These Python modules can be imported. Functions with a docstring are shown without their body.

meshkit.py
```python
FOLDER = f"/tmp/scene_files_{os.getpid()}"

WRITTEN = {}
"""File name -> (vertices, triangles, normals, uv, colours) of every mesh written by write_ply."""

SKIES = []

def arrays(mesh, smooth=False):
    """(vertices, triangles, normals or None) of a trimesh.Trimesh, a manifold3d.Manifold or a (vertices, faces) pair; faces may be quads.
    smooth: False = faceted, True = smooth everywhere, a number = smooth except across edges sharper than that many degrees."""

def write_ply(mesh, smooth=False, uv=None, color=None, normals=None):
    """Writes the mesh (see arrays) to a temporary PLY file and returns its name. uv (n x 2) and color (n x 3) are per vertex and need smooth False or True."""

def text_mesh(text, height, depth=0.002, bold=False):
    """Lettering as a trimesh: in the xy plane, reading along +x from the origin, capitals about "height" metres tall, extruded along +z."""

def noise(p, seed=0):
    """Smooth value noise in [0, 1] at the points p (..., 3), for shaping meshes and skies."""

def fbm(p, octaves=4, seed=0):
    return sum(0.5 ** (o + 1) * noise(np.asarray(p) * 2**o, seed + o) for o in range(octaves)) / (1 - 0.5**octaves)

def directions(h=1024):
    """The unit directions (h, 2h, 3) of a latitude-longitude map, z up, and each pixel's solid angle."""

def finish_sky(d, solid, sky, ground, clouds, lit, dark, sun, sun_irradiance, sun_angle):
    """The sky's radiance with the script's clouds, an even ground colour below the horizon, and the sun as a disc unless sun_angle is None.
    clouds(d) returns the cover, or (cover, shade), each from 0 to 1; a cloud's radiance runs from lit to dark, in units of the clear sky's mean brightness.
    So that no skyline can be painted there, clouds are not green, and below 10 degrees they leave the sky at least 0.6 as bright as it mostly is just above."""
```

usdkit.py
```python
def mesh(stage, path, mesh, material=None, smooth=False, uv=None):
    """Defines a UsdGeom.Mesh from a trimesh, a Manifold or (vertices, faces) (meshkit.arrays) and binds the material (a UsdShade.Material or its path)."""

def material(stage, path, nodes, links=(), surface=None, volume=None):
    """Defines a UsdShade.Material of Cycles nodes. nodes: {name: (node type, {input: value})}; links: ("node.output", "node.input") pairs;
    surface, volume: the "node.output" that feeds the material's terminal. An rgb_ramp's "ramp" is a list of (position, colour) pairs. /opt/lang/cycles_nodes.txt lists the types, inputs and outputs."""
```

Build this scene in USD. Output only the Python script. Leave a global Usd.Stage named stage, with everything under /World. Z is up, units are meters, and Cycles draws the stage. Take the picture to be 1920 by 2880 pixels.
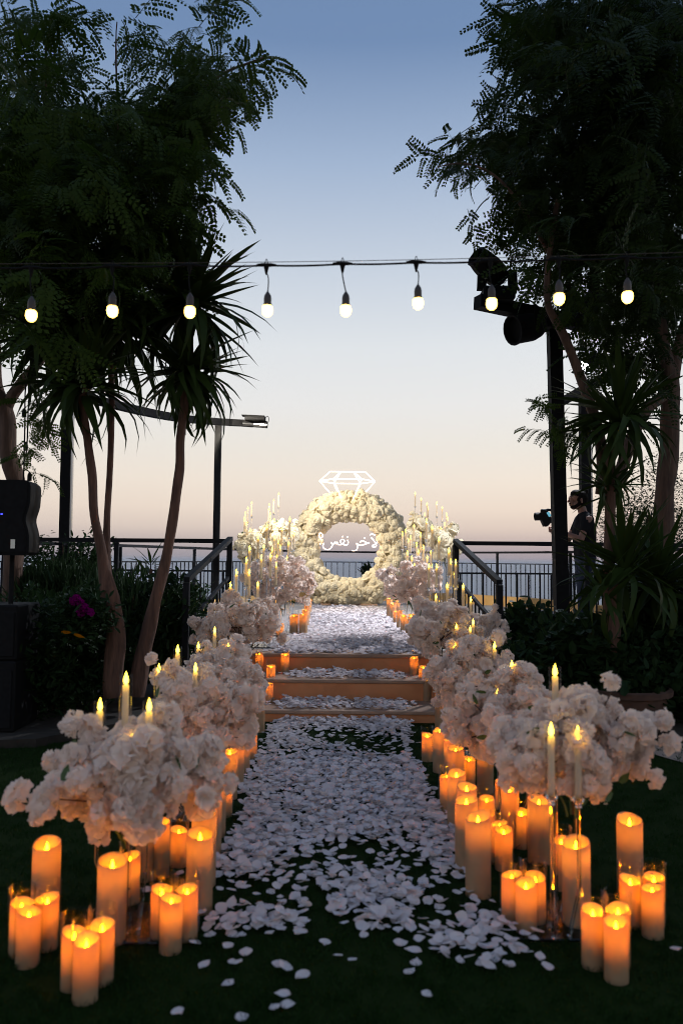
import math, numpy as np, trimesh, usdkit, meshkit
from scipy.spatial.transform import Rotation as Rot
from pxr import Usd, UsdGeom, UsdLux, UsdShade, Gf, Sdf, Vt

stage = Usd.Stage.CreateInMemory()
UsdGeom.Xform.Define(stage, '/World')
UsdGeom.Scope.Define(stage, '/World/Looks')
PI = math.pi
rng = np.random.default_rng(7)

# ------------------------------------------------------------------ camera, sky, sun
F, W, H, EYE = 2240.0, 1920.0, 2880.0, 1.32
PITCH, ROLL = math.atan(133 / F), math.radians(0.5)
STOPS = 3.0
U = 1 / 2 ** STOPS                                   # a radiance of U shows as white
cam = UsdGeom.Camera.Define(stage, '/World/camera')
cam.CreateHorizontalApertureAttr(24.0)
cam.CreateVerticalApertureAttr(36.0)
cam.CreateFocalLengthAttr(28.0)
cam.CreateExposureAttr(STOPS)
cam.CreateFStopAttr(2.4)
cam.CreateFocusDistanceAttr(8.5)
cam.AddTranslateOp().Set((0, 0, EYE))
cam.AddRotateXOp().Set(90 + math.degrees(PITCH))
cam.AddRotateZOp().Set(math.degrees(ROLL))

SUN_EL, SUN_AZ = math.radians(-2.0), math.radians(24)
def lin(*c):
    c = np.array(c, float) / 255
    return tuple(np.where(c < .04045, c / 12.92, ((c + .055) / 1.055) ** 2.4))
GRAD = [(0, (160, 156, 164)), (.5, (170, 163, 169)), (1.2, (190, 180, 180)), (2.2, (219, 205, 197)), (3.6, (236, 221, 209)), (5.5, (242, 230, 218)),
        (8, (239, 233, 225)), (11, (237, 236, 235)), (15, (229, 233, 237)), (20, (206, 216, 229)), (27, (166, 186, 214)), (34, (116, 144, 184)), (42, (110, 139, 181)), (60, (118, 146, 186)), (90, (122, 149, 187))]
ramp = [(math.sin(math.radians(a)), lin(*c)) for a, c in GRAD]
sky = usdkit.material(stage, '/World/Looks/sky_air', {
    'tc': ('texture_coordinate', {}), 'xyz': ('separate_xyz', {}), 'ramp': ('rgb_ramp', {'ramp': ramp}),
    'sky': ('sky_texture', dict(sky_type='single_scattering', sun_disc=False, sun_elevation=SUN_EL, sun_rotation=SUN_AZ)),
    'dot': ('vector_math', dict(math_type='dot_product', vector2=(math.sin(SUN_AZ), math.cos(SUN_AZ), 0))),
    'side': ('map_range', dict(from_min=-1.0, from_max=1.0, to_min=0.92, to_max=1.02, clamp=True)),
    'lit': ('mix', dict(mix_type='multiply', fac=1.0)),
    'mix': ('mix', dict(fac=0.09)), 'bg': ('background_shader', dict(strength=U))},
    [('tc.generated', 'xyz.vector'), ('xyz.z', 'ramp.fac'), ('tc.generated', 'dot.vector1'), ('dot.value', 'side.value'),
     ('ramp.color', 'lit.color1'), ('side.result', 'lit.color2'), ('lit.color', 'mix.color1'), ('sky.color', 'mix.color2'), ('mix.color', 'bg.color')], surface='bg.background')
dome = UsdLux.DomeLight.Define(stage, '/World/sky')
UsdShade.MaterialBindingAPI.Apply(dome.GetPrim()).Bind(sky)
dome.GetPrim().SetCustomDataByKey('kind', 'structure')
sun = UsdLux.DistantLight.Define(stage, '/World/sun')     # already below the sea's horizon
sun.CreateIntensityAttr(0.02); sun.CreateAngleAttr(0.5); sun.CreateNormalizeAttr(True); sun.CreateColorAttr((1, .75, .5))
sun.AddRotateZOp().Set(-math.degrees(SUN_AZ)); sun.AddRotateXOp().Set(-90 + math.degrees(SUN_EL))

# ------------------------------------------------------------------ pixel helpers (photograph pixels -> places in the scene)
cp, sp, cr, sr = math.cos(PITCH), math.sin(PITCH), math.cos(ROLL), math.sin(ROLL)
def ray(px, py):
    x, y = (px - W / 2) / F, (H / 2 - py) / F
    x, y = cr * x - sr * y, sr * x + cr * y
    return np.array([x, cp - sp * y, sp + cp * y])
def at(px, py, d):
    r = ray(px, py)
    return np.array([0, 0, EYE]) + r * (d / r[1])
def gnd(px, py, z=0.0):
    r = ray(px, py)
    return np.array([0, 0, EYE]) + r * ((z - EYE) / r[2])

# ------------------------------------------------------------------ prim helpers
used = {}
def numbered(parent, name):
    k = (str(parent), name); n = used.get(k, 0); used[k] = n + 1
    return f'{parent}/{name}' + (f'_{n:03d}' if n else '')
def tag(p, label=None, cat=None, group=None, kind=None):
    p = p.GetPrim() if hasattr(p, 'GetPrim') else p
    for k, v in (('label', label), ('category', cat), ('group', group), ('kind', kind)):
        if v: p.SetCustomDataByKey(k, v)
    return p
def path_of(p): return str(p.GetPath()) if p is not None else '/World'
def place(x, loc=None, rz=0.0, sc=1.0, mat=None):
    x = UsdGeom.Xformable(x)
    x.ClearXformOpOrder()
    if mat is not None:
        x.AddTransformOp().Set(Gf.Matrix4d(*[float(v) for v in np.asarray(mat).T.ravel()])); return
    x.AddTranslateOp().Set(tuple(float(v) for v in loc))
    if rz: x.AddRotateZOp().Set(math.degrees(rz))
    if np.ndim(sc) or sc != 1: x.AddScaleOp().Set(tuple(float(v) for v in np.broadcast_to(sc, 3)))
def thing(name, label=None, cat=None, loc=None, rz=0, sc=1.0, group=None, kind=None, parent=None):
    x = UsdGeom.Xform.Define(stage, numbered(path_of(parent), name))
    if loc is not None: place(x, loc, rz, sc)
    return tag(x, label, cat, group, kind)
def obj(name, mesh, mat, parent=None, smooth=False):
    if isinstance(mesh, MB): mesh = mesh.get()
    m = usdkit.mesh(stage, numbered(path_of(parent), name), mesh, mat, smooth)
    m.CreateDoubleSidedAttr(True)
    return m.GetPrim()
def cls(name):
    return stage.CreateClassPrim('/classes/' + name) if stage.GetPrimAtPath('/classes') else (stage.CreateClassPrim('/classes'), stage.CreateClassPrim('/classes/' + name))[1]
def mesh_class(name, mesh, mat, smooth=False):
    if not stage.GetPrimAtPath('/classes'): stage.CreateClassPrim('/classes')
    if isinstance(mesh, MB): mesh = mesh.get()
    m = usdkit.mesh(stage, '/classes/' + name, mesh, mat, smooth); m.CreateDoubleSidedAttr(True)
    m.GetPrim().SetSpecifier(Sdf.SpecifierClass)
    return m.GetPrim()
def ref_mesh(name, src, parent, mat4, material=None):
    p = stage.DefinePrim(numbered(path_of(parent), name), 'Mesh')
    p.GetReferences().AddInternalReference(src.GetPath())
    place(p, mat=mat4)
    if material is not None: UsdShade.MaterialBindingAPI.Apply(p).Bind(material)
    return p
def copy(src, name, loc, rz=0, sc=1.0, label=None, cat=None, group=None):
    p = stage.DefinePrim(numbered('/World', name), 'Xform')
    p.GetReferences().AddInternalReference(src.GetPath()); p.SetInstanceable(True)
    place(p, loc, rz, sc)
    return tag(p, label, cat, group)
def instancer(name, protos, pos, rots, scl, ids, parent, kind='stuff'):
    pi = UsdGeom.PointInstancer.Define(stage, numbered(path_of(parent), name))
    paths = []
    for i, (mesh, mat) in enumerate(protos):
        paths.append(obj(f'piece', mesh, mat, pi.GetPrim()).GetPath())
    pi.CreatePrototypesRel().SetTargets(paths)
    pi.CreatePositionsAttr(Vt.Vec3fArray.FromNumpy(np.asarray(pos, np.float32)))
    q = rots.as_quat()
    pi.CreateOrientationsAttr(Vt.QuathArray([Gf.Quath(float(a[3]), float(a[0]), float(a[1]), float(a[2])) for a in q]))
    s = np.asarray(scl, np.float32); s = np.repeat(s[:, None], 3, 1) if s.ndim == 1 else s
    pi.CreateScalesAttr(Vt.Vec3fArray.FromNumpy(np.ascontiguousarray(s)))
    pi.CreateProtoIndicesAttr(Vt.IntArray.FromNumpy(np.asarray(ids, np.int32)))
    return tag(pi, kind=kind)
def m4(R=None, t=(0, 0, 0), s=1.0):
    M = np.eye(4); M[:3, :3] = (np.eye(3) if R is None else R) @ np.diag(np.broadcast_to(s, 3)); M[:3, 3] = t
    return M
def frame_z(n, spin=0.0):
    """rotation that takes +z to n, spun about it"""
    n = np.asarray(n, float) / np.linalg.norm(n)
    a = np.array([0, 0, 1.0]) if abs(n[2]) < .95 else np.array([1.0, 0, 0])
    x = np.cross(a, n); x /= np.linalg.norm(x); y = np.cross(n, x)
    c, s = math.cos(spin), math.sin(spin)
    return np.stack([c * x + s * y, -s * x + c * y, n], 1)

class MB:
    """collects shapes into one mesh"""
    def __init__(self): self.v, self.f, self.n = [], [], 0
    def add(self, v, f):
        v = np.asarray(v, float); f = np.asarray(f, int)
        if f.shape[1] == 4: f = np.vstack([f[:, [0, 1, 2]], f[:, [0, 2, 3]]])
        self.v.append(v); self.f.append(f + self.n); self.n += len(v); return self
    def box(self, lo, hi, bev=0.0):
        lo, hi = np.minimum(lo, hi), np.maximum(lo, hi)
        b = min(bev, *(0.45 * (hi - lo))) if bev else 0
        if b:
            pts = []
            for c in np.ndindex(2, 2, 2):
                for k in range(3):
                    p = np.array([(lo[i] + b if not c[i] else hi[i] - b) for i in range(3)]); p[k] = lo[k] if not c[k] else hi[k]; pts.append(p)
            h = trimesh.convex.convex_hull(np.array(pts)); return self.add(h.vertices, h.faces)
        b = trimesh.creation.box(extents=hi - lo); return self.add(b.vertices + (lo + hi) / 2, b.faces)
    def bar(self, a, b, w, h=None, up=(0, 0, 1)):
        """a rectangular bar from a to b"""
        a, b = np.asarray(a, float), np.asarray(b, float); h = h or w
        t = b - a; t /= np.linalg.norm(t)
        u = np.asarray(up, float)
        if abs(t @ u) > .98: u = np.array([0, 1.0, 0])
        x = np.cross(t, u); x /= np.linalg.norm(x); y = np.cross(x, t)
        q = [x * sx * w / 2 + y * sy * h / 2 for sx, sy in ((-1, -1), (1, -1), (1, 1), (-1, 1))]
        v = [a + k for k in q] + [b + k for k in q]
        return self.add(v, [[0, 3, 2, 1], [4, 5, 6, 7], [0, 1, 5, 4], [1, 2, 6, 5], [2, 3, 7, 6], [3, 0, 4, 7]])
    def tube(self, pts, r, n=8, cap=True):
        pts = np.asarray(pts, float); r = np.broadcast_to(r, len(pts)).astype(float)
        t = np.gradient(pts, axis=0); t /= np.linalg.norm(t, axis=1, keepdims=True) + 1e-12
        u = np.array([0, 0, 1.0]) if abs(t[0][2]) < .9 else np.array([0, 1.0, 0])
        V = []; x = np.cross(u, t[0]); x /= np.linalg.norm(x)
        a = np.arange(n) / n * 2 * PI
        for k in range(len(pts)):
            x = x - t[k] * (x @ t[k]); x /= np.linalg.norm(x) + 1e-12; y = np.cross(t[k], x)
            V.append(pts[k] + r[k] * (np.cos(a)[:, None] * x + np.sin(a)[:, None] * y))
        i = np.arange(n); j = (i + 1) % n
        Fs = [np.stack([k * n + i, k * n + j, (k + 1) * n + j, (k + 1) * n + i], 1) for k in range(len(pts) - 1)]
        base = self.n; self.add(np.vstack(V), np.vstack(Fs))
        if cap:
            L = len(pts) - 1
            self.f.append(np.stack([np.full(n - 2, 0), i[2:], i[1:-1]], 1) + base)
            self.f.append(np.stack([np.full(n - 2, 0), i[1:-1], i[2:]], 1) + base + L * n)
        return self
    def lathe(self, prof, n=16, c=(0, 0, 0), zf=None):
        prof = np.asarray(prof, float); a = np.arange(n) / n * 2 * PI
        V = np.stack([prof[:, 0, None] * np.cos(a), prof[:, 0, None] * np.sin(a), np.broadcast_to(prof[:, 1, None], (len(prof), n))], -1).reshape(-1, 3)
        if zf is not None: V[:, 2] += zf(V, np.repeat(np.arange(len(prof)), n))
        i = np.arange(n); j = (i + 1) % n
        Fs = np.vstack([np.stack([k * n + i, k * n + j, (k + 1) * n + j, (k + 1) * n + i], 1) for k in range(len(prof) - 1)])
        return self.add(V + np.asarray(c), Fs)
    def grid(self, P):
        """P (a, b, 3)"""
        a, b = P.shape[:2]; I = np.arange(a * b).reshape(a, b)
        return self.add(P.reshape(-1, 3), np.stack([I[:-1, :-1], I[1:, :-1], I[1:, 1:], I[:-1, 1:]], -1).reshape(-1, 4))
    def mesh(self, m, R=None, t=(0, 0, 0), s=1.0):
        v, f = (m.get() if isinstance(m, MB) else m)
        return self.add((v * s) @ (np.eye(3) if R is None else R).T + np.asarray(t), f)
    def get(self): return np.vstack(self.v), np.vstack(self.f)
def smooth_path(p, n=8):
    p = np.asarray(p, float); k = np.arange(len(p))
    from scipy.interpolate import CubicSpline
    return CubicSpline(k, p)(np.linspace(0, len(p) - 1, (len(p) - 1) * n + 1))

# ------------------------------------------------------------------ materials
def mat(name, nodes, links, surface='p.BSDF', volume=None): return usdkit.material(stage, '/World/Looks/' + name, nodes, links, surface, volume)
def plain(name, col, rough=.5, metal=0.0, **k): return mat(name, {'p': ('principled_bsdf', dict(base_color=col, roughness=rough, metallic=metal, **k))}, [])
def speckled(name, c1, c2, scale, rough=.7, bump=0.0, detail=4, **k):
    k = {'specular_ior_level': .4, **k}
    nodes = {'tc': ('texture_coordinate', {}), 'n': ('noise_texture', dict(scale=scale, detail=detail, roughness=.6)), 'r': ('rgb_ramp', {'ramp': [(.3, c1), (.7, c2)]}),
             'p': ('principled_bsdf', dict(roughness=rough, **k))}
    links = [('tc.object', 'n.vector'), ('n.fac', 'r.fac'), ('r.color', 'p.base_color')]
    if bump:
        nodes['b'] = ('bump', dict(strength=.6, distance=bump)); links += [('n.fac', 'b.height'), ('b.normal', 'p.normal')]
    return mat(name, nodes, links)
def leafy(name, c1, c2, trans=.35, rough=.5):
    """green varied leaf by leaf, a little light shining through"""
    return mat(name, {'g': ('geometry', {}), 'r': ('rgb_ramp', {'ramp': [(0, c1), (1, c2)]}), 'd': ('principled_bsdf', dict(roughness=rough, specular_ior_level=.10)), 't': ('translucent_bsdf', {}), 'm': ('mix_closure', dict(fac=trans))},
               [('g.random_per_island', 'r.fac'), ('r.color', 'd.base_color'), ('r.color', 't.color'), ('d.BSDF', 'm.closure1'), ('t.BSDF', 'm.closure2')], 'm.closure')
def petal_like(name, col, trans, rough=.8, var=.08):
    c2 = tuple(max(0, v - var) for v in col)
    return mat(name, {'g': ('geometry', {}), 'r': ('rgb_ramp', {'ramp': [(0, c2), (1, col)]}), 'd': ('diffuse_bsdf', dict(roughness=.5)), 't': ('translucent_bsdf', {}), 'm': ('mix_closure', dict(fac=trans))},
               [('g.random_per_island', 'r.fac'), ('r.color', 'd.color'), ('r.color', 't.color'), ('d.BSDF', 'm.closure1'), ('t.BSDF', 'm.closure2')], 'm.closure')
def glow(name, col, strength): return mat(name, {'e': ('emission', dict(color=col, strength=strength * U))}, [], 'e.emission')
M = {}
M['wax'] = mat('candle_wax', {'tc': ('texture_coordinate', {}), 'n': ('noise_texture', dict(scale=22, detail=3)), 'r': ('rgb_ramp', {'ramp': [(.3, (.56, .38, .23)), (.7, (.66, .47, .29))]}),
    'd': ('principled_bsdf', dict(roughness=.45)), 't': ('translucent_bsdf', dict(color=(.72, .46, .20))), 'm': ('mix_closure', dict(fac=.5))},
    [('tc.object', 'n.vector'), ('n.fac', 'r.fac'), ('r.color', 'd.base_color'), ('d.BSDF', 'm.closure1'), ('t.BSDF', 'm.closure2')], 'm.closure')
M['flame'] = glow('amber_flame', (1, .36, .0024), 100.0)
M['led'] = glow('candle_lamp', (1, .40, .022), 29.0)
M['taper_flame'] = glow('yellow_flame', (1, .62, .05), 11.0)
M['bulb'] = glow('warm_bulb', (1, .56, .10), 10.0)
M['neon'] = glow('warm_neon', (1, .80, .52), 6.0)
M['neon_text'] = glow('rosy_neon', (1, .72, .52), 8.0)
M['taper'] = mat('taper_wax', {'d': ('principled_bsdf', dict(base_color=(.84, .74, .60), roughness=.45)), 't': ('translucent_bsdf', dict(color=(.85, .72, .5))), 'm': ('mix_closure', dict(fac=.5))}, [('d.BSDF', 'm.closure1'), ('t.BSDF', 'm.closure2')], 'm.closure')
M['pane'] = mat('clear_glass', {'f': ('fresnel', dict(IOR=1.3)), 'lo': ('math', dict(math_type='minimum', value2=.28)), 'a': ('transparent_bsdf', dict(color=(.97, .97, .97))), 'g': ('glossy_bsdf', dict(color=(1, 1, 1), roughness=.04)), 'm': ('mix_closure', {})},
    [('f.fac', 'lo.value1'), ('lo.value', 'm.fac'), ('a.BSDF', 'm.closure1'), ('g.BSDF', 'm.closure2')], 'm.closure')
M['acrylic'] = mat('clear_acrylic', {'p': ('principled_bsdf', dict(base_color=(.98, .98, .98), roughness=.05, transmission_weight=1.0, ior=1.49))}, [])
M['bloom'] = petal_like('white_blossom', (.97, .85, .765), .50, var=.05)
M['rose'] = petal_like('cream_rose', (.95, .87, .69), .34, var=.06)
M['petal'] = petal_like('white_petal', (.82, .76, .765), .25)
M['stem'] = plain('green_stem', (.05, .09, .02), .6)
M['twig'] = plain('brown_twig', (.07, .035, .02), .8)
M['black_metal'] = speckled('black_metal', (.006, .006, .0065), (.011, .011, .012), 30, .7, specular_ior_level=.08)
M['railing'] = speckled('dark_railing_paint', (.010, .011, .013), (.018, .019, .022), 18, .75, specular_ior_level=.08)
M['alu'] = plain('brushed_aluminium', (.45, .45, .45), .35, 1.0)
M['black_plastic'] = speckled('black_plastic', (.006, .006, .0065), (.010, .010, .0105), 60, .7, specular_ior_level=.08)
M['socket'] = plain('dark_socket', (.035, .025, .02), .5)
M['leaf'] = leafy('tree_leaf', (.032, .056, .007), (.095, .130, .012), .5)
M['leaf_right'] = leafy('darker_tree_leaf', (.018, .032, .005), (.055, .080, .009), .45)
M['yucca'] = leafy('yucca_leaf', (.024, .042, .008), (.050, .075, .012), .15, .5)
M['shrub'] = leafy('shrub_leaf', (.015, .032, .010), (.045, .075, .015), .25)
M['magenta'] = petal_like('magenta_flower', (.24, .012, .19), .3)
M['orange'] = petal_like('orange_leaf', (.45, .20, .04), .4)
M['lawn'] = speckled('dark_lawn', (.007, .016, .003), (.014, .028, .004), 60, .9, .01, specular_ior_level=.05)
M['blade'] = leafy('turf_blade', (.012, .035, .006), (.024, .055, .009), .2)
M['step'] = speckled('terracotta_step', (.50, .185, .07), (.63, .265, .115), 3.5, .75, .004, 6)
M['tread'] = speckled('stone_tread', (.28, .17, .11), (.38, .24, .16), 5, .8, .004)
M['deck'] = speckled('terrace_floor', (.28, .25, .23), (.36, .33, .30), 6, .8, .003)
M['ochre'] = speckled('ochre_render', (.50, .29, .10), (.62, .38, .15), 5, .85, .003)
M['soil'] = speckled('dark_soil', (.016, .013, .010), (.03, .024, .018), 12, .95, .02)
M['hill'] = speckled('hillside_scrub', (.03, .045, .02), (.06, .07, .03), .3, .95)
M['paving'] = speckled('beige_paving', (.28, .21, .17), (.36, .28, .22), 7, .85, .004)
M['terracotta'] = speckled('dark_terracotta', (.05, .026, .018), (.09, .045, .03), 10, .85, .003)
def barky(name, c1, c2):
    return mat(name, {'tc': ('texture_coordinate', {}), 'mp': ('mapping', dict(scale=(14, 14, 2.2))), 'n': ('noise_texture', dict(scale=2.0, detail=6, roughness=.65)), 'r': ('rgb_ramp', {'ramp': [(.35, c1), (.65, c2)]}),
               'b': ('bump', dict(strength=.8, distance=.02)), 'p': ('principled_bsdf', dict(roughness=.9))},
               [('tc.object', 'mp.vector'), ('mp.vector', 'n.vector'), ('n.fac', 'r.fac'), ('r.color', 'p.base_color'), ('n.fac', 'b.height'), ('b.normal', 'p.normal')])
M['bark'] = barky('grey_brown_bark', (.055, .030, .020), (.12, .068, .045))
M['yucca_bark'] = barky('reddish_bark', (.062, .030, .020), (.14, .070, .046))
M['sea'] = mat('sea_water', {'g': ('geometry', {}), 'mp': ('mapping', dict(scale=(.02, .10, 1))), 'n': ('noise_texture', dict(scale=1.0, detail=6, roughness=.6)), 'b': ('bump', dict(strength=.35, distance=2.0)),
    'p': ('principled_bsdf', dict(base_color=(.10, .14, .19), roughness=.35, ior=1.33, specular_ior_level=.22))}, [('g.position', 'mp.vector'), ('mp.vector', 'n.vector'), ('n.fac', 'b.height'), ('b.normal', 'p.normal')])
M['skin'] = plain('skin', (.16, .075, .048), .55, subsurface_weight=.1)
M['hair'] = plain('dark_hair', (.008, .006, .005), .8, specular_ior_level=.05)
M['black_cloth'] = speckled('black_cloth', (.008, .008, .009), (.012, .012, .013), 80, .95, specular_ior_level=.05)
M['denim'] = speckled('dark_denim', (.016, .02, .034), (.024, .03, .048), 90, .95, specular_ior_level=.05)
M['white_shoe'] = speckled('white_trainer', (.50, .49, .47), (.62, .61, .59), 30, .6)
M['white_plastic'] = plain('white_label', (.7, .68, .6), .5)
M['screen'] = glow('camera_screen', (.25, .75, 1.0), .55)
M['blue_led'] = glow('blue_lamp', (.05, .06, 1.0), 4.0)
M['led_ring'] = glow('ring_lamp_face', (1, .90, .72), 10500.0)
M['led_low'] = glow('dim_candle_lamp', (1, .38, .02), 19.0)
M['led_high'] = glow('bright_candle_lamp', (1, .42, .025), 38.0)
M['led_face'] = glow('white_lamp_face', (.88, .92, 1.0), 21000.0)
M['strip'] = glow('warm_strip', (1, .75, .45), .35)

# ------------------------------------------------------------------ setting
Z_DECK, Z1, Z2 = .432, .094, .27
Y1, Y2, Y3 = 6.54, 7.02, 7.52
def sheet(name, pts, z, material, kind='structure'):
    from shapely.geometry import Polygon
    v, f = trimesh.creation.triangulate_polygon(Polygon(pts), engine='earcut')
    return tag(obj(name, (np.c_[v, np.full(len(v), z)], f), material), kind=kind)
def slab(name, pts, z0, z1, material, parent=None):
    from shapely.geometry import Polygon
    m = trimesh.creation.extrude_polygon(Polygon(pts), z1 - z0, engine='earcut'); m.apply_translation((0, 0, z0))
    return obj(name, (m.vertices, m.faces), material, parent)
sheet('sea', [(-9000, -3000), (9000, -3000), (9000, 26000), (-9000, 26000)], -42, M['sea'])
# the slope below the terrace
hx, hy = np.meshgrid(np.linspace(-160, 160, 60), np.concatenate([np.linspace(-40, 16, 4), np.linspace(19.5, 150, 40)]))
hz = np.where(hy < 17, -3.0, -3.0 - 42 * np.clip((hy - 18) / 70, 0, 1.2)) + 1.2 * meshkit.fbm(np.stack([hx * .08, hy * .08, hx * 0], -1), 4) - 1.5
hm = MB(); hm.grid(np.stack([hx, hy, hz], -1)); tag(obj('hillside', hm, M['hill'], smooth=True), kind='structure')
tag(slab('lawn', [(-14, -9), (14, -9), (14, 6.6), (-14, 6.6)], -.6, 0, M['lawn']), kind='structure')
# terrace: its seaward edge follows the far railing
FAR = [(-60, 8.9), (110, 9.6), (308, 10.6), (480, 12.2), (600, 13.6), (720, 15.2), (850, 16.8), (985, 17.4), (1150, 17.3), (1300, 16.6), (1450, 15.4), (1564, 14.3), (1700, 12.6), (1850, 10.9), (1960, 9.4)]
far = np.array([((px - 960) * d / F, d) for px, d in FAR]); far = smooth_path(far, 6)
out = [(x * 1.02 + .0, y + .25) for x, y in far]
slab('terrace', [(-1.55, Y3), (1.55, Y3), (1.55, 8.62), (far[-1][0] + .2, 9.0)] + [tuple(p) for p in out[::-1]] + [(far[0][0] - .2, 8.75), (-1.55, 8.62)], -2.8, Z_DECK, M['deck'])
tag(stage.GetPrimAtPath('/World/terrace'), kind='structure')
bed_l = slab('flower_bed', [(-7, 4.7), (-2.1, 5.6), (-1.56, 6.3), (-1.56, 8.6), (-7, 8.74)], -.4, .06, M['soil']); tag(bed_l, kind='structure')
bed_r = slab('flower_bed', [(7, 5.2), (2.4, 5.9), (1.56, 6.5), (1.56, 8.6), (7, 8.74)], -.4, .06, M['soil']); tag(bed_r, kind='structure')
p0 = gnd(1800, 2120)
sheet('path', [tuple(gnd(*q)[:2]) for q in ((1770, 2105), (1850, 2128), (1920, 2148), (2100, 2190), (2200, 2085), (1960, 2052), (1800, 2075))], .006, M['paving'])
steps = thing('steps', kind='structure')
for k, (y, y2, z0, z1) in enumerate(((Y1, Y2 + .02, -.2, Z1), (Y2, Y3 + .02, -.2, Z2))):
    m = MB().box((-1.54, y, z0), (1.54, y2 - .021 if k == 0 else y2 - .021, z1 - .03), .004); s = obj('step', m, M['step'], steps)
    obj('tread', MB().box((-1.55, y - .015, z1 - .029), (1.55, y2 - .022, z1), .006), M['tread'], s)
s = obj('step', MB().box((-1.54, Y3 - .02, -.2), (1.54, Y3 - .001, Z_DECK - .03), .004), M['step'], steps)
obj('tread', MB().box((-1.55, Y3 - .035, Z_DECK - .029), (1.55, Y3 + .35, Z_DECK + .004), .006), M['tread'], s)

# sea air
hz_ = mat('sea_haze', {'v': ('principled_volume', dict(color=(.86, .88, .94), density=4e-5))}, [], None, 'v.volume')
hb = trimesh.creation.box(extents=(24000, 30500, 58)); hb.apply_translation((0, 11750, -15))
tag(obj('haze', (hb.vertices, hb.faces), hz_), kind='stuff')
# ------------------------------------------------------------------ railings
def rail_run(name, label, pts, z0, ztop, zlow, zmid, spacing, postgap, bar=.014, top=(.05, .04), group=None, mid2=None):
    t = thing(name, label, 'railing', group=group)
    pts = np.array(pts, float); L = np.r_[0, np.cumsum(np.linalg.norm(np.diff(pts, axis=0), axis=1))]
    def P(s, z): return np.array([np.interp(s, L, pts[:, 0]), np.interp(s, L, pts[:, 1]), z])
    def run(z, w, h, nm):
        m = MB()
        for a, b in zip(pts[:-1], pts[1:]): m.bar((*a, z), (*b, z), w, h)
        obj(nm, m, M['railing'], t)
    run(ztop - top[1] / 2, *top, 'top_rail'); run(zmid, .03, .018, 'mid_rail'); run(zlow, .03, .018, 'bottom_rail')
    n = max(1, round(L[-1] / postgap))
    for k in range(n + 1): s = L[-1] * k / n; obj('post', MB().bar(P(s, z0), P(s, ztop - top[1] - .001), .045, .045), M['railing'], t)
    for s in np.arange(spacing / 2, L[-1], spacing): obj('baluster', MB().bar(P(s, zlow + .01), P(s, zmid - .01), bar, bar), M['railing'], t)
    return t
rail_run('terrace_railing', 'long curved black railing along the seaward edge of the terrace, behind the flower ring', far[::2], Z_DECK, 1.50, Z_DECK + .10, 1.26, .135, 2.3)
for k in range(len(far[::3]) - 1): pass
wall = MB()
fo = far[::2]
nrm = np.gradient(fo, axis=0); nrm = np.stack([-nrm[:, 1], nrm[:, 0]], 1); nrm /= np.linalg.norm(nrm, axis=1, keepdims=True)
a, b = fo + nrm * .09, fo - nrm * .09
wall.grid(np.stack([np.c_[a, np.full(len(a), Z_DECK)], np.c_[a, np.full(len(a), Z_DECK + .19)], np.c_[b, np.full(len(b), Z_DECK + .19)], np.c_[b, np.full(len(b), Z_DECK)]], 1))
tag(obj('low_wall', wall, M['ochre']), 'low ochre rendered kerb wall under the curved seaward railing', 'wall')
PL, PR = at(647, 1514, 8.6), at(1281, 1523, 8.6)
ZR = 1.53
left_pts = [(PL[0], 8.72), (at(380, 1515, 9.3)[0], 9.3), (at(90, 1519, 10.4)[0], 10.35), (at(-160, 1520, 10.9)[0], 10.9)]
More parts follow.
